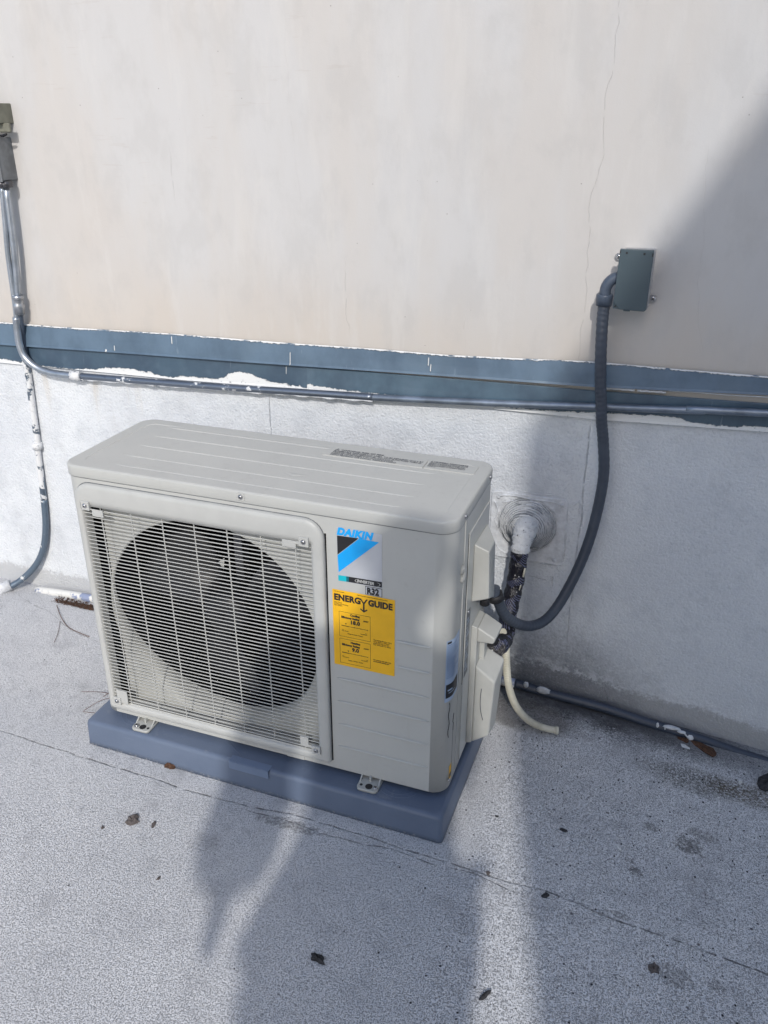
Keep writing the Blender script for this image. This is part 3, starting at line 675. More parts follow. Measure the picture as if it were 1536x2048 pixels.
objs += [tx('U.S. Government', .0026, .5180, .4507), tx('Federal law prohibits removal of this label before consumer purchase.', .0026, .5590, .4507, sx=.72),
         tx('Heat Pump\nCooling and Heating\nSplit System', .0030, .5180, .4300, line=.95), tx('Cooling', .0054, .5545, .4083, align='CENTER', bold=.0003), tx('Efficiency Rating', .0052, .5300, .4022, bold=.0003, sx=.95), tx('(SEER)*', .0030, .5695, .4025, bold=.0001),
         tx('18.0', .0098, .5545, .3930, align='CENTER', bold=.0005, spacing=1.05), tx('Heating', .0054, .5545, .3538, align='CENTER', bold=.0003), tx('Efficiency Rating', .0052, .5300, .3477, bold=.0003, sx=.95), tx('(HSPF)*', .0030, .5695, .3480, bold=.0001),
         tx('9.0', .0098, .5545, .3385, align='CENTER', bold=.0005, spacing=1.05), tx('14.0\nLeast Efficient', .0022, .5305, .3785), tx('42.0\nMost Efficient', .0022, .5760, .3785, align='RIGHT'), tx('Range of Similar Models', .0028, .5545, .3718, align='CENTER'),
         tx('8.2\nLeast Efficient', .0022, .5305, .3255), tx('14.0\nMost Efficient', .0022, .5770, .3255, align='RIGHT'), tx('Range of Similar Models', .0028, .5545, .3180, align='CENTER'),
         tx('The heating efficiency rating\nvaries slightly in different\ngeographic regions. Ask\nyour contractor for details.', .0031, .5870, .3700, line=1.0, sx=.92), tx('For energy cost info, visit\nproductinfo.energy.gov', .0032, .5870, .3300, bold=.00006, sx=.95)]
q = MB()
def ln(x0, z0, x1, z1, t=.0003, y=-.0008):
    if x0 == x1: q.box(x0 - t, x0 + t, y, y + .0003, z0, z1)
    else: q.box(x0, x1, y, y + .0003, z0 - t, z0 + t)
for z0, z1, mk, st in ((.3655, .4140, .5380, .387), (.3115, .3605, .5415, .333)):
    ln(.5262, z0, .5815, z0, .00022); ln(.5262, z1, .5815, z1, .00022); ln(.5262, z0, .5262, z1, .00022); ln(.5815, z0, .5815, z1, .00022)
    ln(.5305, st, .577, st, .0003)
    for x in (.5305, .5420, .5535, .5650, .577): ln(x, st - .0012, x, st + .0012, .00025)
    ln(.5305, st, .542, st, .0006)
    q.add([(mk - .0016, -.0008, st + .0055), (mk + .0016, -.0008, st + .0055), (mk, -.0008, st + .0025)], [(0, 1, 2)])
objs.append(q.build('lines', K, el)); o = join(objs, 'printing'); o.parent = el
# top warning stickers
ink = M['ink']; LZ = LT + .0001
def flat(s, sz, x, y, par, bold=0, sx=1): return text(s, sz, ink, 'lettering', par, (x, y, LZ + .0011), rot=(0, 0, 0), bold=bold, ext=.00008, sx=sx)
wl = MB().add([(.417, .195, LZ + .0007), (.606, .195, LZ + .0007), (.606, .2305, LZ + .0007), (.417, .2305, LZ + .0007), (.417, .195, LT - .0011), (.606, .195, LT - .0011), (.606, .2305, LT - .0011), (.417, .2305, LT - .0011)], [(0, 1, 2, 3), (0, 4, 5, 1), (1, 5, 6, 2), (2, 6, 7, 3), (3, 7, 4, 0)]).build('warning_sticker', M['casing'], ac)
o = join([flat('\u26A0 WARNING: RISK OF FIRE', .0075, .430, .2225, wl, .0002, 1.0), flat('FLAMMABLE REFRIGERANT USED. TO BE REPAIRED ONLY BY', .0068, .430, .2155, wl, .0001, .93),
          flat('TRAINED SERVICE PERSONNEL. DO NOT PUNCTURE TUBING', .0068, .430, .2090, wl, .0001, .90), flat('DISPOSE OF PROPERLY IN ACCORDANCE', .0068, .430, .2025, wl, .0001, .93), flat('WITH FEDERAL OR LOCAL REGULATIONS', .0068, .430, .1962, wl, .0001, .98)], 'printing'); o.parent = wl
w2 = MB().add([(.609, .195, LZ + .0007), (.698, .195, LZ + .0007), (.698, .2305, LZ + .0007), (.609, .2305, LZ + .0007), (.609, .195, LT - .0011), (.698, .195, LT - .0011), (.698, .2305, LT - .0011), (.609, .2305, LT - .0011)], [(0, 1, 2, 3), (0, 4, 5, 1), (1, 5, 6, 2), (2, 6, 7, 3), (3, 7, 4, 0)]).build('warning_sticker', M['casing'], ac)
o = join([flat('\u26A0 AVERTISSEMENT : RISQUE D\'INCENDIE', .0055, .612, .2245, w2, .0002, .66)] + [flat(t, .0042, .612, .2195 - .0043 * i, w2, .00004, .60) for i, t in enumerate(('UTILISATION D\'UN FRIGORIGENE INFLAMMABLE. DOIT ETRE', 'REPARE PAR UN PERSONNEL DE SERVICE FORME. NE PAS', 'PERFORER LA TUYAUTERIE CONTENANT LE FRIGORIGENE', 'ELIMINER CONFORMEMENT AUX REGLEMENTS FEDERAUX', 'OU LOCAUX'))], 'printing'); o.parent = w2
# spec sticker wrapped round the corner
def wrap(s0, s1, z0, z1, off, name, mat, par, skew=0):
    q = MB(); L = []
    for i in range(17): s = s0 + (s1 - s0) * i / 16; L.append([arcpt(s, z0 + skew * i / 16, off), arcpt(s, z1 + skew * i / 16, off)])
    q.loft(L, False, False, True, closed=False); o = q.build(name, mat, par); return o
sp = wrap(.0225, .0700, .2665, .390, .0003, 'rating_sticker', M['spec'], ac)
q = [wrap(.0245, .0245 + ln_, z, z + .0011, .0005, 'l', M['spink'], sp) for z, ln_ in [(.380 - .0034 * i, .041 - (.012 if i % 3 == 1 else 0) - (.02 if i % 5 == 2 else 0)) for i in range(20)]]
q += [wrap(.0245, .0330, .3835, .3875, .0005, 'l', M['black'], sp), wrap(.0245, .067, .2745, .3025, .0005, 'l', M['black'], sp), wrap(.028, .040, .2885, .2915, .0007, 'l', M['spec'], sp), wrap(.030, .050, .2835, .2850, .0007, 'l', M['spec'], sp)]
o = join(q, 'printing'); o.parent = sp
q = MB(); q.box(.7218, .7222, .0925, .1170, .262, .395); ws = q.build('wiring_sticker', M['jbox'], ac)
q = MB(); 
for i in range(14): q.box(.7222, .7224, .0940, .0940 + .018 - .006 * (i % 3), .275 + i * .008, .2765 + i * .008)
q.build('printing', M['spec'], ws)
hz = wrap(.041, .053, .083, .118, .0003, 'hazard_sticker', M['yellow'], ac); wrap(.0425, .0515, .089, .099, .0005, 'printing', M['black'], hz)

# ------------------------------------------------------------------ electrical disconnect box and flexible conduit
eb = empty('electrical_box', (.905, wy(.905), .857), 'small grey rectangular metal box mounted high on the wall at right', 'electrical box')
q = MB(); E0, E1 = .8835, .9345
q.box(E0, E1, wy(.9, .052), wy(.9, -.002), .858, .953); under(q.build('box_body', M['galv'], None, .0015), eb)
q = MB(); yf = wy(.9, .0600); pr = [(.8800, .8578), (.8885, .8510), (.9300, .8518), (.9335, .8550), (.9350, .9560), (.8790, .9560)]
pr = [(.8775, .8690), (.8885, .8572), (.9300, .8560), (.9330, .8590), (.9338, .9575), (.8785, .9575)]
q.loft([[(x, yf, z) for x, z in pr], [(x, yf + .009, z) for x, z in pr]], True, True); cv = q.build('box_cover', M['ebox'], None, .0012); under(cv, eb)
q = MB(); q.add([(.8773, yf + .0025, .8580), (.8890, yf + .0025, .8572), (.8772, yf + .0025, .8690), (.8773, yf + .008, .8580), (.8890, yf + .008, .8572), (.8772, yf + .008, .8690)], [(0, 1, 2), (5, 4, 3), (0, 3, 4, 1), (1, 4, 5, 2), (2, 5, 3, 0)]); under(q.build('cover_corner', M['ebox']), eb)
q = MB(); q.box(.8885, .8918, yf - .0006, yf + .001, .9500, .9534); q.box(.9172, .9205, yf - .0006, yf + .001, .9495, .9530); q.box(.9312, .9333, yf - .0007, yf + .003, .9475, .9530)
q.box(.8790, .8803, yf - .0006, yf + .003, .951, .9555)
q.add([(.8790 , yf + .0018, .8612), (.8805, yf + .0018, .8598), (.8848, yf + .0018, .8642), (.8833, yf + .0018, .8656)], [(0, 1, 2, 3)]); build_split(q, 'cover_slot', M['black'], wrap=eb)
q = MB(); q.box(.8955, .9065, yf + .002, yf + .012, .8545, .8575); under(q.build('latch', M['ebox'], None, .0006), eb)
for lx, lz, sx in ((.8735, .9375, -1), (.9400, .8690, 1)):
    q = MB(); L = lambda o: [(lx + .0068 * math.cos(a * math.pi / 10) * (1), wy(lx, o), lz + .0062 * math.sin(a * math.pi / 10)) for a in range(20)]
    q.loft([L(.001), L(.0045)], True, True); q.box(min(lx, .905), max(lx, .905), wy(.9, .0045), wy(.9, .001), lz - .005, lz + .005); lg = q.build('mounting_lug', M['galv']); under(lg, eb)
    s = screw((lx, wy(lx, .0047), lz), (0, -1, 0), .0042, None, mat='steel'); s.parent = lg; 

fc = empty('flexible_conduit', (.87, wy(.87), .60), 'dark grey flexible conduit hanging in a long loop from the wall box to the unit', 'conduit')
WH = [(0.861, 0.435, 0.868), (0.861, 0.433, 0.834), (0.865, 0.425, 0.782), (0.870, 0.426, 0.727), (0.875, 0.428, 0.689), (0.880, 0.430, 0.649), (0.887, 0.432, 0.61), (0.895, 0.432, 0.55), (0.894, 0.428, 0.489), (0.885, 0.419, 0.411), (0.869, 0.404, 0.343), (0.845, 0.375, 0.28), (0.823, 0.345, 0.252), (0.798, 0.315, 0.251), (0.775, 0.274, 0.279), (0.760, 0.241, 0.313), (0.751, 0.218, 0.352), (0.747, 0.197, 0.376), (.746, .194, .395)]
pts = smooth_path(WH, 22)
q = MB(); q.tube(pts, .0104, 18, True, lambda t, i: .0104 + .00028 * math.sin(i * 1.26) * (1 if i < 150 else .45)); under(q.build('hose', M['hose']), fc)
q = MB(); q.tube(smooth_path([(.884, .436, .9085), (.874, .436, .9065), (.8655, .435, .8995), (.8605, .435, .889), (.8600, .435, .876)], 5), .0098, 18); under(q.build('elbow', M['pvc']), fc)
q = MB(); q.tube([(.860, .435, .8785), (.860, .435, .8765), (.8600, .435, .8590), (.8600, .4345, .8570)], [.0138, .0146, .0140, .0120], 24); under(q.build('coupling_nut', M['pvc']), fc)

# ------------------------------------------------------------------ wall boot, line set, drain hose
def m_cone():
    n = N('mastic_over_rings'); x = n.xyz()
    a = n.ma('SUBTRACT', x[0], .7535); b = n.ma('SUBTRACT', x[2], .3985); nz = n.noise(40, 4, .7)
    r = n.ma('ADD', n.ma('SQRT', n.ma('ADD', n.mul(a, a), n.mul(b, b))), n.mul(n.ma('SUBTRACT', nz, .5), .0035))
    wv = n.ma('SINE', n.mul(r, 2 * math.pi / .0032))
    k = n.mul(n.ss(wv, .1, .8), n.ss(n.noise(38, 4, .7), .44, .58))
    c = n.mix(n.mul(k, .88), (.70, .72, .75), (.17, .19, .22))
    return n.done(c, .6, 0, n.bump(n.ma('ADD', n.mul(wv, -1.0), n.noise(120, 4, .7)), .0015, .8))
M['cone'] = m_cone()
pb = empty('pipe_boot', (.752, wy(.752), .395), 'square plate and ringed white cone sealing the pipes where they enter the wall', 'pipe boot')
q = MB(); L = lambda i, o: [(x, wy(x, o), z) for x, z in rrect(.675 + i, .832 - i, .313 + i, .464 - i, .010, 5)]
q.loft([L(0, .0055), L(0, .0085), L(.0015, .0095)], False, True, True)
for i in range(9):
    a = random.random() * 6.28; 
pl = q.build('plate', M['mastic']); under(pl, pb)
q = MB(); bx, bz_ = .752, .397; loops = []; Nn = 56; rings = 13
def ringpt(r, o, dz, dx, ph): return [(bx + dx + r * math.cos(2 * math.pi * j / Nn) * (1 + .012 * math.sin(3 * j * .35 + ph)), wy(bx, o), bz_ + dz + r * math.sin(2 * math.pi * j / Nn) * (1 + .012 * math.sin(2 * j * .3 + ph))) for j in range(Nn)]
for i in range(rings * 4 + 1):
    t = i / (rings * 4); r = .0600 - (.0595 - .0195) * t ** .85; o = .009 + .050 * t ** 1.1; wv = .5 + .5 * math.cos(i * math.pi / 2); r2 = r + .0020 * (wv - .5) + random.uniform(-.00015, .00015)
    loops.append(ringpt(r2, o + .0024 * wv, .006 * t, .003 * t, i * .7))
q.loft(loops, False, False, True); under(q.build('ringed_cone', M['cone']), pb)
q = MB()
for bxx, bzz in ((.820, .452), (.815, .325), (.690, .452)): q.tube([(bxx, wy(bxx, .009), bzz), (bxx, wy(bxx, .0115), bzz), (bxx, wy(bxx, .0125), bzz)], [.0045, .0040, .0022], 12)
build_split(q, 'rivet', M['mastic'], wrap=pb)
q = MB()                                                 # squeezed-out mastic
def bead(p, r):
    q.tube([(x + random.uniform(-.001, .001), wy(x, .0105 if .675 < x < .832 and .313 < z < .464 else .0055), z) for x, z in smooth2(p)], r, 7, True, lambda t, i: r * (.45 + .75 * abs(math.sin(i * 1.7 + r * 9000))) * (1 - .5 * t))
def smooth2(p): return [(v.x, v.y) for v in smooth_path([(a, b, 0) for a, b in p], 6)]
random.seed(3)
for p, r in (([(.69, .455), (.72, .459), (.76, .456), (.80, .456), (.825, .449)], .0022), ([(.683, .44), (.69, .42), (.685, .40), (.692, .38)], .0018), ([(.79, .314), (.81, .311), (.83, .318)], .0022),
             ([(.833, .33), (.836, .36), (.832, .40), (.835, .43)], .0016), ([(.842, .452), (.850, .462), (.856, .455), (.853, .44), (.862, .432)], .0018), ([(.80, .44), (.812, .425), (.806, .41)], .0012), ([(.70, .44), (.72, .447), (.735, .445)], .0014),
             ([(.815, .285), (.817, .265), (.815, .255)], .0024), ([(.82, .305), (.835, .295)], .0014), ([(.69, .345), (.70, .33), (.72, .322)], .0013), ([(.74, .468), (.77, .467), (.80, .470)], .0013)): bead(p, r)
build_split(q, 'mastic_smear', M['mastic'], wrap=pb)

ls = empty('line_set', (.755, .35, .30), 'black foam wrapped refrigerant pipes bending down from the wall boot into the unit', 'pipes')
q = MB(); q.tube(smooth_path([(.756, .445, .404), (.757, .420, .408), (.757, .400, .402), (.757, .385, .388), (.756, .378, .368)], 6), .0172, 24, True, lambda t, i: .0275 - .0095 * min(1, t * 1.25) ** .8 + .0013 * math.sin(i * 2.3) + .0009 * math.sin(i * 5.1)); under(q.build('painted_end', M['lumpy']), ls)
def m_wrap():
    n = N('woven_black_tape'); x = n.xyz()
    wv = n.new('ShaderNodeTexWave'); wv.inputs['Scale'].default_value = 95; wv.inputs['Distortion'].default_value = 2.5; wv.inputs['Detail'].default_value = 1
    q = n.new('ShaderNodeVectorRotate'); q.rotation_type = 'Y_AXIS'; q.inputs['Angle'].default_value = .75; n.lk(n.co(), q.inputs[0]); n.lk(q.outputs[0], wv.inputs['Vector'])
    patch = n.voro(45)[1]; pq = n.new('ShaderNodeSeparateColor'); n.lk(patch, pq.inputs[0])
    k = n.mul(n.ss(wv.outputs[1], .55, .8), n.ss(pq.outputs[0], .45, .5))
    c = n.mix(k, (.008, .008, .014), (.10, .11, .19)); c = n.mix(n.ss(n.voro(70)[0], .10, .06), c, (.6, .6, .6))
    return n.done(c, n.ma('MULTIPLY_ADD', k, .2, .22), 0, n.bump(n.ma('ADD', n.noise(120, 4, .7), n.mul(k, .5)), .003, .9))
M['wrap'] = m_wrap()
q = MB(); P_ = smooth_path([(.7560, .379, .377), (.7555, .373, .350), (.7545, .366, .318), (.752, .354, .288), (.751, .336, .262), (.753, .314, .243), (.756, .282, .236), (.757, .235, .250), (.756, .194, .268)], 8)
q.tube(P_, .0160, 20, True, lambda t, i: .0174 + .0009 * math.sin(i * .9) + .0004 * math.sin(i * 2.7)); under(q.build('foam_sleeve', M['wrap']), ls)
q = MB(); q.tube([(.772, .362, .352), (.7705, .356, .335)], .002, 8); q.tube([(.768, .352, .318), (.766, .348, .308)], .0012, 6); build_split(q, 'zip_tie', M['drain'], wrap=ls)
q = MB(); q.tube(smooth_path([(.745, .185, .285), (.757, .225, .268), (.759, .255, .248), (.760, .268, .228)], 5), .0105, 14); under(q.build('foam_sleeve', M['rubber']), ls)
dh = empty('drain_hose', (.80, .30, 0), 'thin cream corrugated drain hose curling down onto the roof beside the unit', 'drain hose')
q = MB(); D_ = smooth_path([(.754, .262, .262), (.7600, .273, .232), (.7625, .274, .202), (.766, .274, .168), (.771, .275, .134), (.780, .284, .093), (.794, .299, .053), (.817, .310, .0235), (.844, .316, .0105), (.872, .321, .0065)], 30)
L_ = [0]
for a, b in zip(D_, D_[1:]): L_.append(L_[-1] + (b - a).length)
tot = L_[-1]; q2 = []; i = 0
for k in range(int(tot / .00062)):
    s = k * .00062
    while L_[i + 1] < s: i += 1
    q2.append(D_[i].lerp(D_[i + 1], (s - L_[i]) / (L_[i + 1] - L_[i])))
q.tube(q2, .0068, 14, True, lambda t, i: .0068 + .0010 * math.sin(i * 2 * math.pi / 6.5) if t < .90 else .0070); under(q.build('corrugated_hose', M['drain']), dh)
q = MB(); q.tube([(.868, .3202, .0068), (.875, .3215, .0066)], [.0082, .0080], 18); under(q.build('cuff', M['drain']), dh)

# ------------------------------------------------------------------ pipe along the foot of the wall, left and right of the unit
fp = empty('floor_pipe', (.40, .43, 0), 'grey plastic pipe with white paint drips lying along the foot of the wall', 'pipe')
PR = .0105
rp = [(-.55, .428, .000), (-.392, .428, .009), (-.1, .435, .010), (.4, .440, .010), (0.758, 0.443, 0.0115), (0.837, 0.445, 0.002), (0.947, 0.447, -0.006), (1.054, 0.448, -0.022), (1.157, 0.450, -0.036), (1.296, 0.451, -0.059), (1.6, .455, -.085)]
M['fpipe'] = m_painted_metal('pvc_with_white_smears', (.045, .058, .085), (.55, .57, .60), .70, 14, .35, 0)
q = MB(); q.tube(smooth_path(rp[4:], 8), PR, 18); under(q.build('pipe', M['fpipe']), fp)
M['fpipel'] = m_painted_metal('pvc_mostly_white', (.25, .29, .42), (.66, .66, .64), .46, 9, .4, 0)
q = MB(); q.tube(smooth_path(rp[:5], 8), PR, 18); under(q.build('pipe', M['fpipel']), fp)
q = MB()
def blob(c, r, n=10, sq_=(1, .5, 1), sd=0):
    random.seed(sd); c = Vector(c); L = []
    for i in range(1, 6):
        th = math.pi * i / 6; L.append([(c.x + r * sq_[0] * math.sin(th) * math.cos(2 * math.pi * j / n) * random.uniform(.8, 1.15), c.y + r * sq_[1] * math.sin(th) * math.sin(2 * math.pi * j / n) * random.uniform(.85, 1.1), c.z + r * sq_[2] * math.cos(th) * random.uniform(.85, 1.1)) for j in range(n)])
    q.loft(L, True, True, True)
for (px, py, pz, r, s3) in ((.784, .4360, .0190, .010, (.55, .35, .9)), (.823, .4345, .0145, .013, (1.25, .35, .75)), (1.069, .440, -.0175, .0065, (.5, .4, 1.3)), (1.098, .4415, -.0165, .012, (1.6, .5, .35)), (1.085, .440, -.020, .005, (.35, .4, 1.4)),
                        (1.1375, .4395, -.031, .0075, (.9, .4, 1.0)), (1.1185, .4405, -.0215, .0105, (.9, .4, .3))): blob((px, py, pz), r, 12, s3, int(px * 1e3))
q.tube([(1.122, .4400, -.020), (1.129, .4385, -.027), (1.136, .439, -.034)], .0016, 6)
build_split(q, 'paint_drip', M['mastic'], wrap=fp)

# ------------------------------------------------------------------ conduits and boxes at the left edge
jb = empty('junction_box', (-.43, wy(-.43), 1.03), 'weathered grey junction box on the wall cut by the left edge', 'junction box')
q = MB(); q.box(-.475, -.3985, wy(-.43, .045), wy(-.43, -.002), 1.038, 1.122); under(q.build('box_body', M['jbox'], None, .002), jb)
q = MB(); q.box(-.4765, -.397, wy(-.43, .0485), wy(-.43, .0455), 1.036, 1.124); under(q.build('box_cover', M['jbox'], None, .001), jb)
q = MB(); q.tube([(-.413, .423, 1.037), (-.413, .423, 1.026)], [.0135, .0125], 16); q.tube([(-.3975 - .010, .428, 1.037), (-.407, .428, 1.024)], [.0145, .0135], 16); build_split(q, 'connector', M['darksteel'], wrap=jb)
ob = empty('meter_box', (-.42, wy(-.42), 1.14), 'olive grey metal box with an eared bracket above the grey junction box', 'electrical box')
q = MB(); q.box(-.47, -.384, wy(-.42, .045), wy(-.42, -.002), 1.148, 1.186); q.box(-.47, -.391, wy(-.42, .050), wy(-.42, .045), 1.160, 1.197); under(q.build('box_body', M['olive'], None, .002), ob)
q = MB(); q.box(-.40, -.3715, wy(-.42, .030), wy(-.42, .022), 1.131, 1.149); br = q.build('bracket', M['olive'], None, .003); under(br, ob); s = screw((-.3775, wy(-.42, .0302), 1.1400), (0, -1, 0), .0028, None); s.parent = br; s.matrix_parent_inverse = br.matrix_parent_inverse
q = MB(); q.tube(smooth_path([(-.41, .428, 1.128), (-.392, .424, 1.125), (-.378, .424, 1.128), (-.392, .428, 1.124)], 5), .0022, 8); under(q.build('cable', M['rubber']), ob)

mc = empty('metal_conduit', (-.43, wy(-.43), .75), 'thin steel conduit dropping at left then turning to run along the blue flashing', 'conduit')
E_ = [(-0.413, 0.423, 1.030), (-0.424, 0.424, .95), (-0.434, 0.425, 0.88), (-0.441, 0.426, 0.776), (-0.445, 0.426, 0.742)]
q = MB(); q.tube(smooth_path(E_, 4), .0058, 16); under(q.build('riser', M['emt']), mc)
E2 = [(-0.445, 0.426, 0.745), (-0.449, 0.426, 0.712), (-0.450, 0.426, 0.682), (-0.444, 0.427, 0.656), (-0.425, 0.428, 0.636), (-0.395, 0.431, 0.623), (-0.35, 0.433, 0.6185), (-.30, .435, .6185)]
q = MB(); q.tube(smooth_path(E2, 6), .0082, 16); under(q.build('elbow', M['emt']), mc)
q = MB(); q.tube(smooth_path([(-.31, .435, .6185), (-0.244, 0.437, 0.620), (0.016, 0.441, 0.6265), (0.279, 0.445, 0.636), (.42, .447, .641)], 8), .0075, 14); under(q.build('run', M['emtpaint']), mc)
q = MB(); q.tube(smooth_path([(.42, .447, .641), (0.456, 0.4478, 0.6425), (0.683, 0.4515, 0.655), (0.863, 0.4535, 0.6675), (1.047, 0.4555, 0.6795), (1.16, 0.457, 0.687), (2.6, .475, .76)], 8), .0070, 14); under(q.build('run', M['run']), mc)
q = MB(); q.tube([(-.322, .434, .6188), (-.296, .4355, .6190)], .0115, 14); under(q.build('coupling', M['downpaint']), mc)
q = MB()   # coating slopped over the left run
random.seed(11)
for seg in ((-.33, -.29), (-.28, -.10), (-.09, .17), (.20, .42)):
    n_ = int((seg[1] - seg[0]) / .012) + 2; pts = []
    for i in range(n_): x = seg[0] + (seg[1] - seg[0]) * i / (n_ - 1); pts.append((x, wy(x, .024), .6215 + .034 * (x + .244) * .9 - .0085 + random.uniform(-.0012, .0012)))
    q.tube(pts, .004, 8, True, lambda t, i: .0026 + .0010 * math.sin(i * 1.9) * math.sin(i * .7))
build_split(q, 'paint_smear', M['mastic'], wrap=mc)

dc = empty('downpipe_conduit', (-.46, wy(-.46), .4), 'white smeared conduit running down the left of the wall and curving away at the floor', 'conduit')
c2 = [(-0.4075, 0.428, 1.026), (-0.418, 0.429, 0.893), (-0.433, 0.430, 0.790)]
q = MB(); q.tube(smooth_path(c2, 4), .0070, 16); under(q.build('riser', M['emt']), dc)
q = MB(); q.tube([(-.4325, .430, .796), (-.4335, .430, .788), (-.4338, .430, .787), (-.4345, .430, .776), (-.4346, .430, .775), (-.4360, .431, .766), (-.4362, .431, .765), (-.4385, .432, .754)], [.0125, .0125, .0108, .0108, .0125, .0125, .0112, .0125], 18); under(q.build('fitting', M['galv']), dc)
q = MB(); q.tube(smooth_path([(-.4385, .432, .756), (-0.447, 0.437, 0.720), (-0.453, 0.441, 0.698), (-0.4555, 0.443, 0.66), (-.457, .443, .64)], 4), .0080, 14); under(q.build('stub', M['pvc']), dc)
q = MB(); q.tube(smooth_path([(-.457, .443, .645), (-0.458, 0.443, 0.592), (-0.463, 0.443, 0.516), (-0.4675, 0.443, 0.438), (-0.473, 0.443, 0.404), (-0.477, 0.443, 0.343), (-0.482, 0.443, 0.273)], 5), .0079, 14); under(q.build('drop', M['downpaint']), dc)
q = MB(); q.tube(smooth_path([(-0.482, 0.443, 0.275), (-0.491, 0.441, 0.2), (-0.510, 0.438, 0.132), (-0.542, 0.432, 0.077), (-0.582, 0.418, 0.035), (-0.61, 0.398, 0.016), (-0.638, 0.378, 0.006), (-.70, .35, .004)], 5), .0084, 14); under(q.build('sweep', m_painted_metal('conduit_grey_flecked', (.11, .15, .20), (.62, .63, .62), .62, 30, .4, .3)), dc)
q = MB(); q.tube([(-.4695, .443, .432), (-.471, .443, .414)], .0120, 14); q.box(-.480, -.460, .434, .460, .419, .427); under(q.build('strap', M['downpaint']), dc)
q = MB(); q.tube([(-.612, .402, .018), (-.645, .376, .006)], [.0145, .0150], 16); under(q.build('floor_coupling', M['mastic']), dc)

# ------------------------------------------------------------------ litter on the deck
def flake(name, x, y, s, label, cat, mat='flake', seed=1, asp=.7, h=.25, group=None, n=11):
    random.seed(seed); q = MB(); rot = random.random() * 6.28; L0 = []; L1 = []
    rs = [random.uniform(.6, 1.15) for _ in range(n)]
    def P(k, f, z):
        a = 2 * math.pi * k / n; u = rs[k] * s * f * math.cos(a); v = rs[k] * s * f * asp * math.sin(a); return (x + u * math.cos(rot) - v * math.sin(rot), y + u * math.sin(rot) + v * math.cos(rot), fz(x) + z)
    q.loft([[P(k, 1, .0002) for k in range(n)], [P(k, 1.03, s * h * random.uniform(.3, .8)) for k in range(n)], [P(k, .6, s * h * random.uniform(.8, 1.5)) for k in range(n)], [P(k, .2, s * h * random.uniform(.6, 1.6)) for k in range(n)]], True, True, False)
    o = q.build(name, M[mat]); return tag(o, label, cat, group)
flake('dead_leaf', .184, -.180, .0135, 'largest crumpled grey leaf scrap on the sunlit deck in front of the pad', 'leaf', 'leaf', 5, .85, .35)
flake('dead_leaf', .226, -.176, .008, 'small grey leaf scrap just right of the crumpled one', 'leaf', 'leaf', 6, .55, .3)
flake('leaf_fragment', .143, -.213, .0055, 'tiny pale leaf bit left of the crumpled leaf scrap', 'leaf', 'leaf', 7, .7, .4)
flake('leaf_fragment', .301, -.274, .0045, 'tiny grey bit alone on the sunlit deck below the leaf scraps', 'leaf', 'leaf', 8, .7, .4)
flake('dead_leaf', .613, -.319, .015, 'dark oval curled leaf lying in the shadow at the bottom centre', 'leaf', 'flake', 9, .5, .4)
flake('twig_piece', .866, -.284, .0125, 'short dark twig lying in the bright strip at the bottom', 'twig', 'flake', 21, .32, .4)
flake('bark_chip', .925, .076, .0075, 'dark broken chip on the shaded deck right of the pad corner', 'chip', 'flake', 12, .6, .4)
flake('bark_chip', .820, -.074, .0055, 'grey chip sitting on the deck seam in the bright strip', 'chip', 'leaf', 13, .7, .4)
flake('bark_chip', .918, -.076, .0075, 'blackest angular chip on the deck seam in the shade', 'chip', 'flake', 14, .7, .3)
flake('bark_chip', .806, .055, .0040, 'small black chip close to the right side of the pad', 'chip', 'flake', 15, .6, .4)
flake('paint_chip', 1.024, .079, .0085, 'curled white paint chip on the shaded deck at right', 'paint chip', 'white', 16, .5, .25)
flake('brown_leaf', .172, -.038, .012, 'brown dry leaf poking out under the front of the blue pad', 'leaf', 'brown', 17, .5, .6)
flake('stone', 1.29, .375, .035, 'dark lump of old sealant beside the pipe at the right edge', 'lump', 'flake', 18, .6, .25)
flake('paint_chip', 1.236, .352, .0045, 'small white paint chip next to the dark lump at the right edge', 'paint chip', 'white', 19, .8, .7)
flake('brown_leaf', 1.165, .425, .030, 'wide brown leaf wedged under the floor pipe at right', 'leaf', 'brown', 20, .45, .12)
flake('brown_leaf', 1.125, .432, .016, 'narrow brown leaf under the pipe beside the wide one', 'leaf', 'brown', 22, .4, .2)
flake('paint_chip', 1.127, .412, .011, 'flat white paint flake just below the brown leaves', 'paint chip', 'white', 23, .6, .12)
flake('stone', 1.098, -.136, .010, 'rough brown grey crumb of old roofing near the lower right', 'lump', 'leaf', 24, .9, .3)
# crumbs: scattered, too many to count
random.seed(5); q = MB()
for i in range(900):
    x = random.uniform(.62, 1.5); y = random.uniform(-.35, .43); k = random.random()
    if k > .25 + .75 * max(0, (y + .1) / .5): continue
    s = random.uniform(.0006, .0019); z = fz(x)
    L = [[(x + s * f * math.cos(a * 1.257 + i) * random.uniform(.7, 1.2), y + s * f * math.sin(a * 1.257 + i), z + hh * s) for a in range(5)] for f, hh in ((1, .05), (.9, .5), (.3, .8))]
    q.loft(L, True, True)
for i in range(90):
    x = random.uniform(-.5, .7); y = random.uniform(-.5, .35); s = random.uniform(.0005, .0016)
    L = [[(x + s * f * math.cos(a * 1.257 + i) * random.uniform(.7, 1.2), y + s * f * math.sin(a * 1.257 + i), hh * s) for a in range(5)] for f, hh in ((1, .05), (.9, .5), (.3, .8))]
    q.loft(L, True, True)
tag(q.build('grit', M['flake']), kind='stuff')
random.seed(9); q = MB()
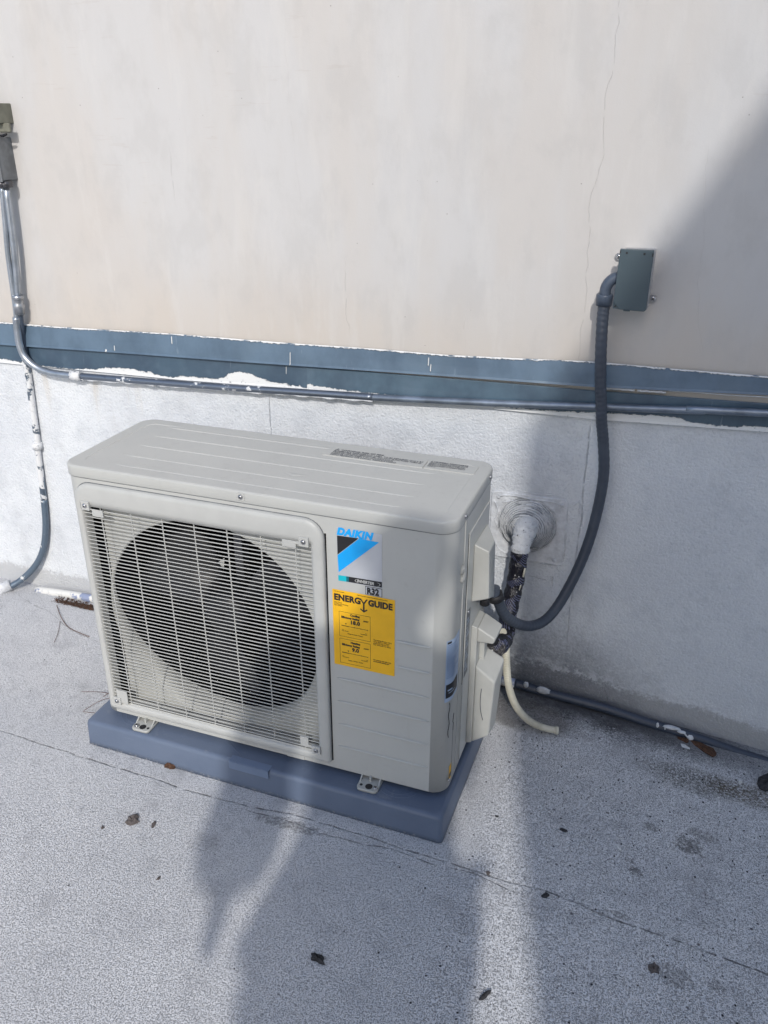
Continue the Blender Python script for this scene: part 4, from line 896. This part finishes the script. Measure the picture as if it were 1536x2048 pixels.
for i in range(420):
    x = random.uniform(-.47, -.28); y = random.uniform(.388, .416) - .01 * (x + .47) ; a = random.random() * 3; l = random.uniform(.002, .006)
    q.tube([(x, y, .001 + random.random() * .003), (x + l * math.cos(a), y + l * math.sin(a) * .6, .001 + random.random() * .004)], .0009, 4)
tag(q.build('leaf_litter', M['brown']), 'strip of shredded brown litter under the pipe left of the unit', 'litter', kind='stuff')
# pine needles left of the unit
def needle(pts, label, r=.0006):
    q = MB(); q.tube(smooth_path([(x, y, z) for x, y, z in pts], 6), r, 5); o = q.build('pine_needle', M['needle']); tag(o, label, 'pine needle', 'dry needles on the deck')
needle([(-.147, .098, .002), (-.10, .105, .008), (-.06, .10, .012), (-.02, .085, .004)], 'long curved dry needle nearest the left corner of the pad')
needle([(-.10, .045, .002), (-.075, .08, .012), (-.04, .10, .012), (-.01, .10, .006)], 'arched dry needle crossing the longest one beside the unit')
needle([(-.10, .042, .002), (-.06, .048, .004), (-.015, .07, .003)], 'straight reddish needle touching the left edge of the pad')
needle([(-.09, .10, .002), (-.07, .135, .010), (-.03, .16, .006)], 'uppermost curved needle running behind the unit corner')
needle([(-.445, .378, .002), (-.39, .33, .004), (-.34, .30, .002), (-.27, .285, .002)], 'long thin twig like needle below the brown litter', .0009)
needle([(-.385, .318, .002), (-.355, .275, .003), (-.335, .235, .002)], 'short needle branching down from the long thin one')

# ------------------------------------------------------------------ photographer, just behind the camera
ph = empty('person', (.985, -1.42, 0), 'person standing behind the camera in a dark jacket holding up a phone', 'person')
def skin(name, verts, edges, mat, par, lv=2, root=0):
    me = bpy.data.meshes.new(name); me.from_pydata([v[:3] for v in verts], edges, []); o = bpy.data.objects.new(name, me); C.objects.link(o)
    o.modifiers.new('sk', 'SKIN'); me.skin_vertices[0].data[root].use_root = True
    for i, v in enumerate(verts):
        r = v[3]; me.skin_vertices[0].data[i].radius = r if isinstance(r, tuple) else (r, r)
    s = o.modifiers.new('sub', 'SUBSURF'); s.levels = s.render_levels = lv; me.materials.append(mat); under(o, par); return o
M['skin'] = plain('skin', (.45, .28, .20), .55, 0, .05); M['cloth'] = plain('dark_jacket', (.05, .06, .09), .9, 0, .2); M['jeans'] = plain('jeans', (.06, .08, .13), .9, 0, .2); M['hair'] = plain('hair', (.03, .02, .015), .6); M['shoe'] = plain('shoe', (.03, .03, .03), .5)
px, py = .985, -1.42
V = [(px, py, .90, (.150, .10)), (px, py, 1.05, (.140, .10)), (px, py, 1.20, (.150, .105)), (px, py + .01, 1.34, (.11, .08)), (px, py + .02, 1.415, .052), (px + .03, py + .035, 1.47, .055), (px + .045, py + .045, 1.535, (.078, .09)), (px + .045, py + .045, 1.60, (.055, .065)),
     (px - .17, py, 1.32, .052), (px - .235, py - .01, 1.08, .042), (px - .265, py + .05, .90, .036), (px - .270, py + .065, .83, (.040, .024)),
     (px + .125, py, 1.32, .050), (px + .125, py + .06, 1.09, .040), (px + .10, py + .20, 1.085, .033), (px + .045, py + .255, 1.09, (.030, .020)),
     (px - .085, py, .84, .083), (px - .09, py + .01, .46, .056), (px - .10, py - .02, .10, .040), (px - .105, py + .08, .035, .034),
     (px + .085, py, .84, .083), (px + .09, py + .02, .46, .056), (px + .10, py, .10, .040), (px + .105, py + .10, .035, .034)]
Ed = [(0, 1), (1, 2), (2, 3), (3, 4), (4, 5), (5, 6), (6, 7), (3, 8), (8, 9), (9, 10), (10, 11), (3, 12), (12, 13), (13, 14), (14, 15), (0, 16), (16, 17), (17, 18), (18, 19), (0, 20), (20, 21), (21, 22), (22, 23)]
# fingers
def fingers(base, i0, dirs, V, Ed):
    for (off, d1, l1, d2, l2, r) in dirs:
        a = Vector(base) + Vector(off); b = a + Vector(d1).normalized() * l1; c = b + Vector(d2).normalized() * l2
        k = len(V); V += [(*a, r), (*b, r * .9), (*c, r * .75)]; Ed += [(i0, k), (k, k + 1), (k + 1, k + 2)]
hb = (px - .268, py + .065, .84)
fingers(hb, 11, [((0, .030, -.055), (0, .1, -1), .035, (.2, .1, -1), .03, .0085), ((0, .010, -.060), (0, .05, -1), .04, (.25, 0, -1), .035, .009), ((0, -.010, -.058), (0, -.02, -1), .036, (.3, 0, -1), .032, .0088), ((0, -.028, -.052), (0, -.1, -1), .030, (.3, 0, -1), .024, .0078), ((.010, .034, -.015), (.1, .5, -1), .030, (.2, .2, -1), .022, .010)], V, Ed)
hr = (px + .045, py + .255, 1.09)
fingers(hr, 15, [((-.052, .030, .020), (-.4, .9, .4), .025, (-.4, .1, .6), .02, .0085), ((-.050, .030, .002), (-.5, .9, .2), .028, (-.5, .1, .3), .02, .009), ((-.048, .028, -.015), (-.5, .9, .1), .026, (-.5, .1, .2), .02, .0088), ((-.044, .024, -.030), (-.5, .9, 0), .022, (-.5, .1, .1), .018, .0078), ((-.010, .015, .035), (-.5, .3, .8), .028, (-.6, .1, .7), .022, .010)], V, Ed)
body = skin('body', V, Ed, M['skin'], ph)
skin('jacket', [(px, py, .80, (.160, .118)), (px, py, .90, (.156, .114)), (px, py, 1.05, (.148, .112)), (px, py, 1.20, (.152, .118)), (px, py + .01, 1.335, (.120, .092)), (px, py + .012, 1.375, (.075, .065)), (px - .172, py, 1.325, .066), (px - .240, py - .01, 1.08, .075), (px - .262, py + .045, .90, .082), (px - .268, py + .06, .82, .078), (px + .122, py, 1.325, .060), (px + .118, py + .06, 1.088, .048), (px + .115, py + .175, 1.086, .044)],
     [(0, 1), (1, 2), (2, 3), (3, 4), (4, 5), (4, 6), (6, 7), (7, 8), (8, 9), (4, 10), (10, 11), (11, 12)], M['cloth'], ph, root=1)
skin('trousers', [(px, py, .90, (.155, .106)), (px - .087, py, .82, .094), (px - .09, py + .01, .46, .070), (px - .10, py - .02, .12, .060), (px + .087, py, .82, .094), (px + .09, py + .02, .46, .070), (px + .10, py, .12, .060)], [(0, 1), (1, 2), (2, 3), (0, 4), (4, 5), (5, 6)], M['jeans'], ph)
skin('hair', [(px + .045, py + .025, 1.545, (.085, .085)), (px + .045, py + .030, 1.605, (.066, .072))], [(0, 1)], M['hair'], ph)
for sx in (-1, 1): skin('shoe', [(px + sx * .102, py + (.0 if sx > 0 else -.02) - .03, .045, .045), (px + sx * .103, py + .04, .045, .045), (px + sx * .105, py + .14, .035, (.046, .032))], [(0, 1), (1, 2)], M['shoe'], ph)
hd = Vector((px + .045, py + .045, 1.535)); q = MB()
for sx in (-1, 1): q.tube([hd + Vector((sx * .030, .078, .012)), hd + Vector((sx * .030, .086, .012))], [.011, .007], 12)
build_split(q, 'eye', M['black'], wrap=ph)
q = MB(); q.tube([hd + Vector((0, .082, .012)), hd + Vector((0, .103, -.018)), hd + Vector((0, .085, -.028))], [.007, .012, .008], 10); q.tube([hd + Vector((-.022, .078, -.048)), hd + Vector((0, .086, -.049)), hd + Vector((.022, .078, -.048))], [.003, .006, .003], 8)
for sx in (-1, 1): q.tube([hd + Vector((sx * .078, 0, .02)), hd + Vector((sx * .088, -.008, .0)), hd + Vector((sx * .078, 0, -.022))], [.008, .013, .006], 8)
under(q.build('face_features', M['skin']), ph)
pf = MB(); mm = cam.matrix_world.copy(); pf.box(-.036, .036, -.145, .010, .004, .012, mm); o = pf.build('phone', M['black'], None, .003); tag(o, 'black phone held upright in the right hand of the person', 'phone')
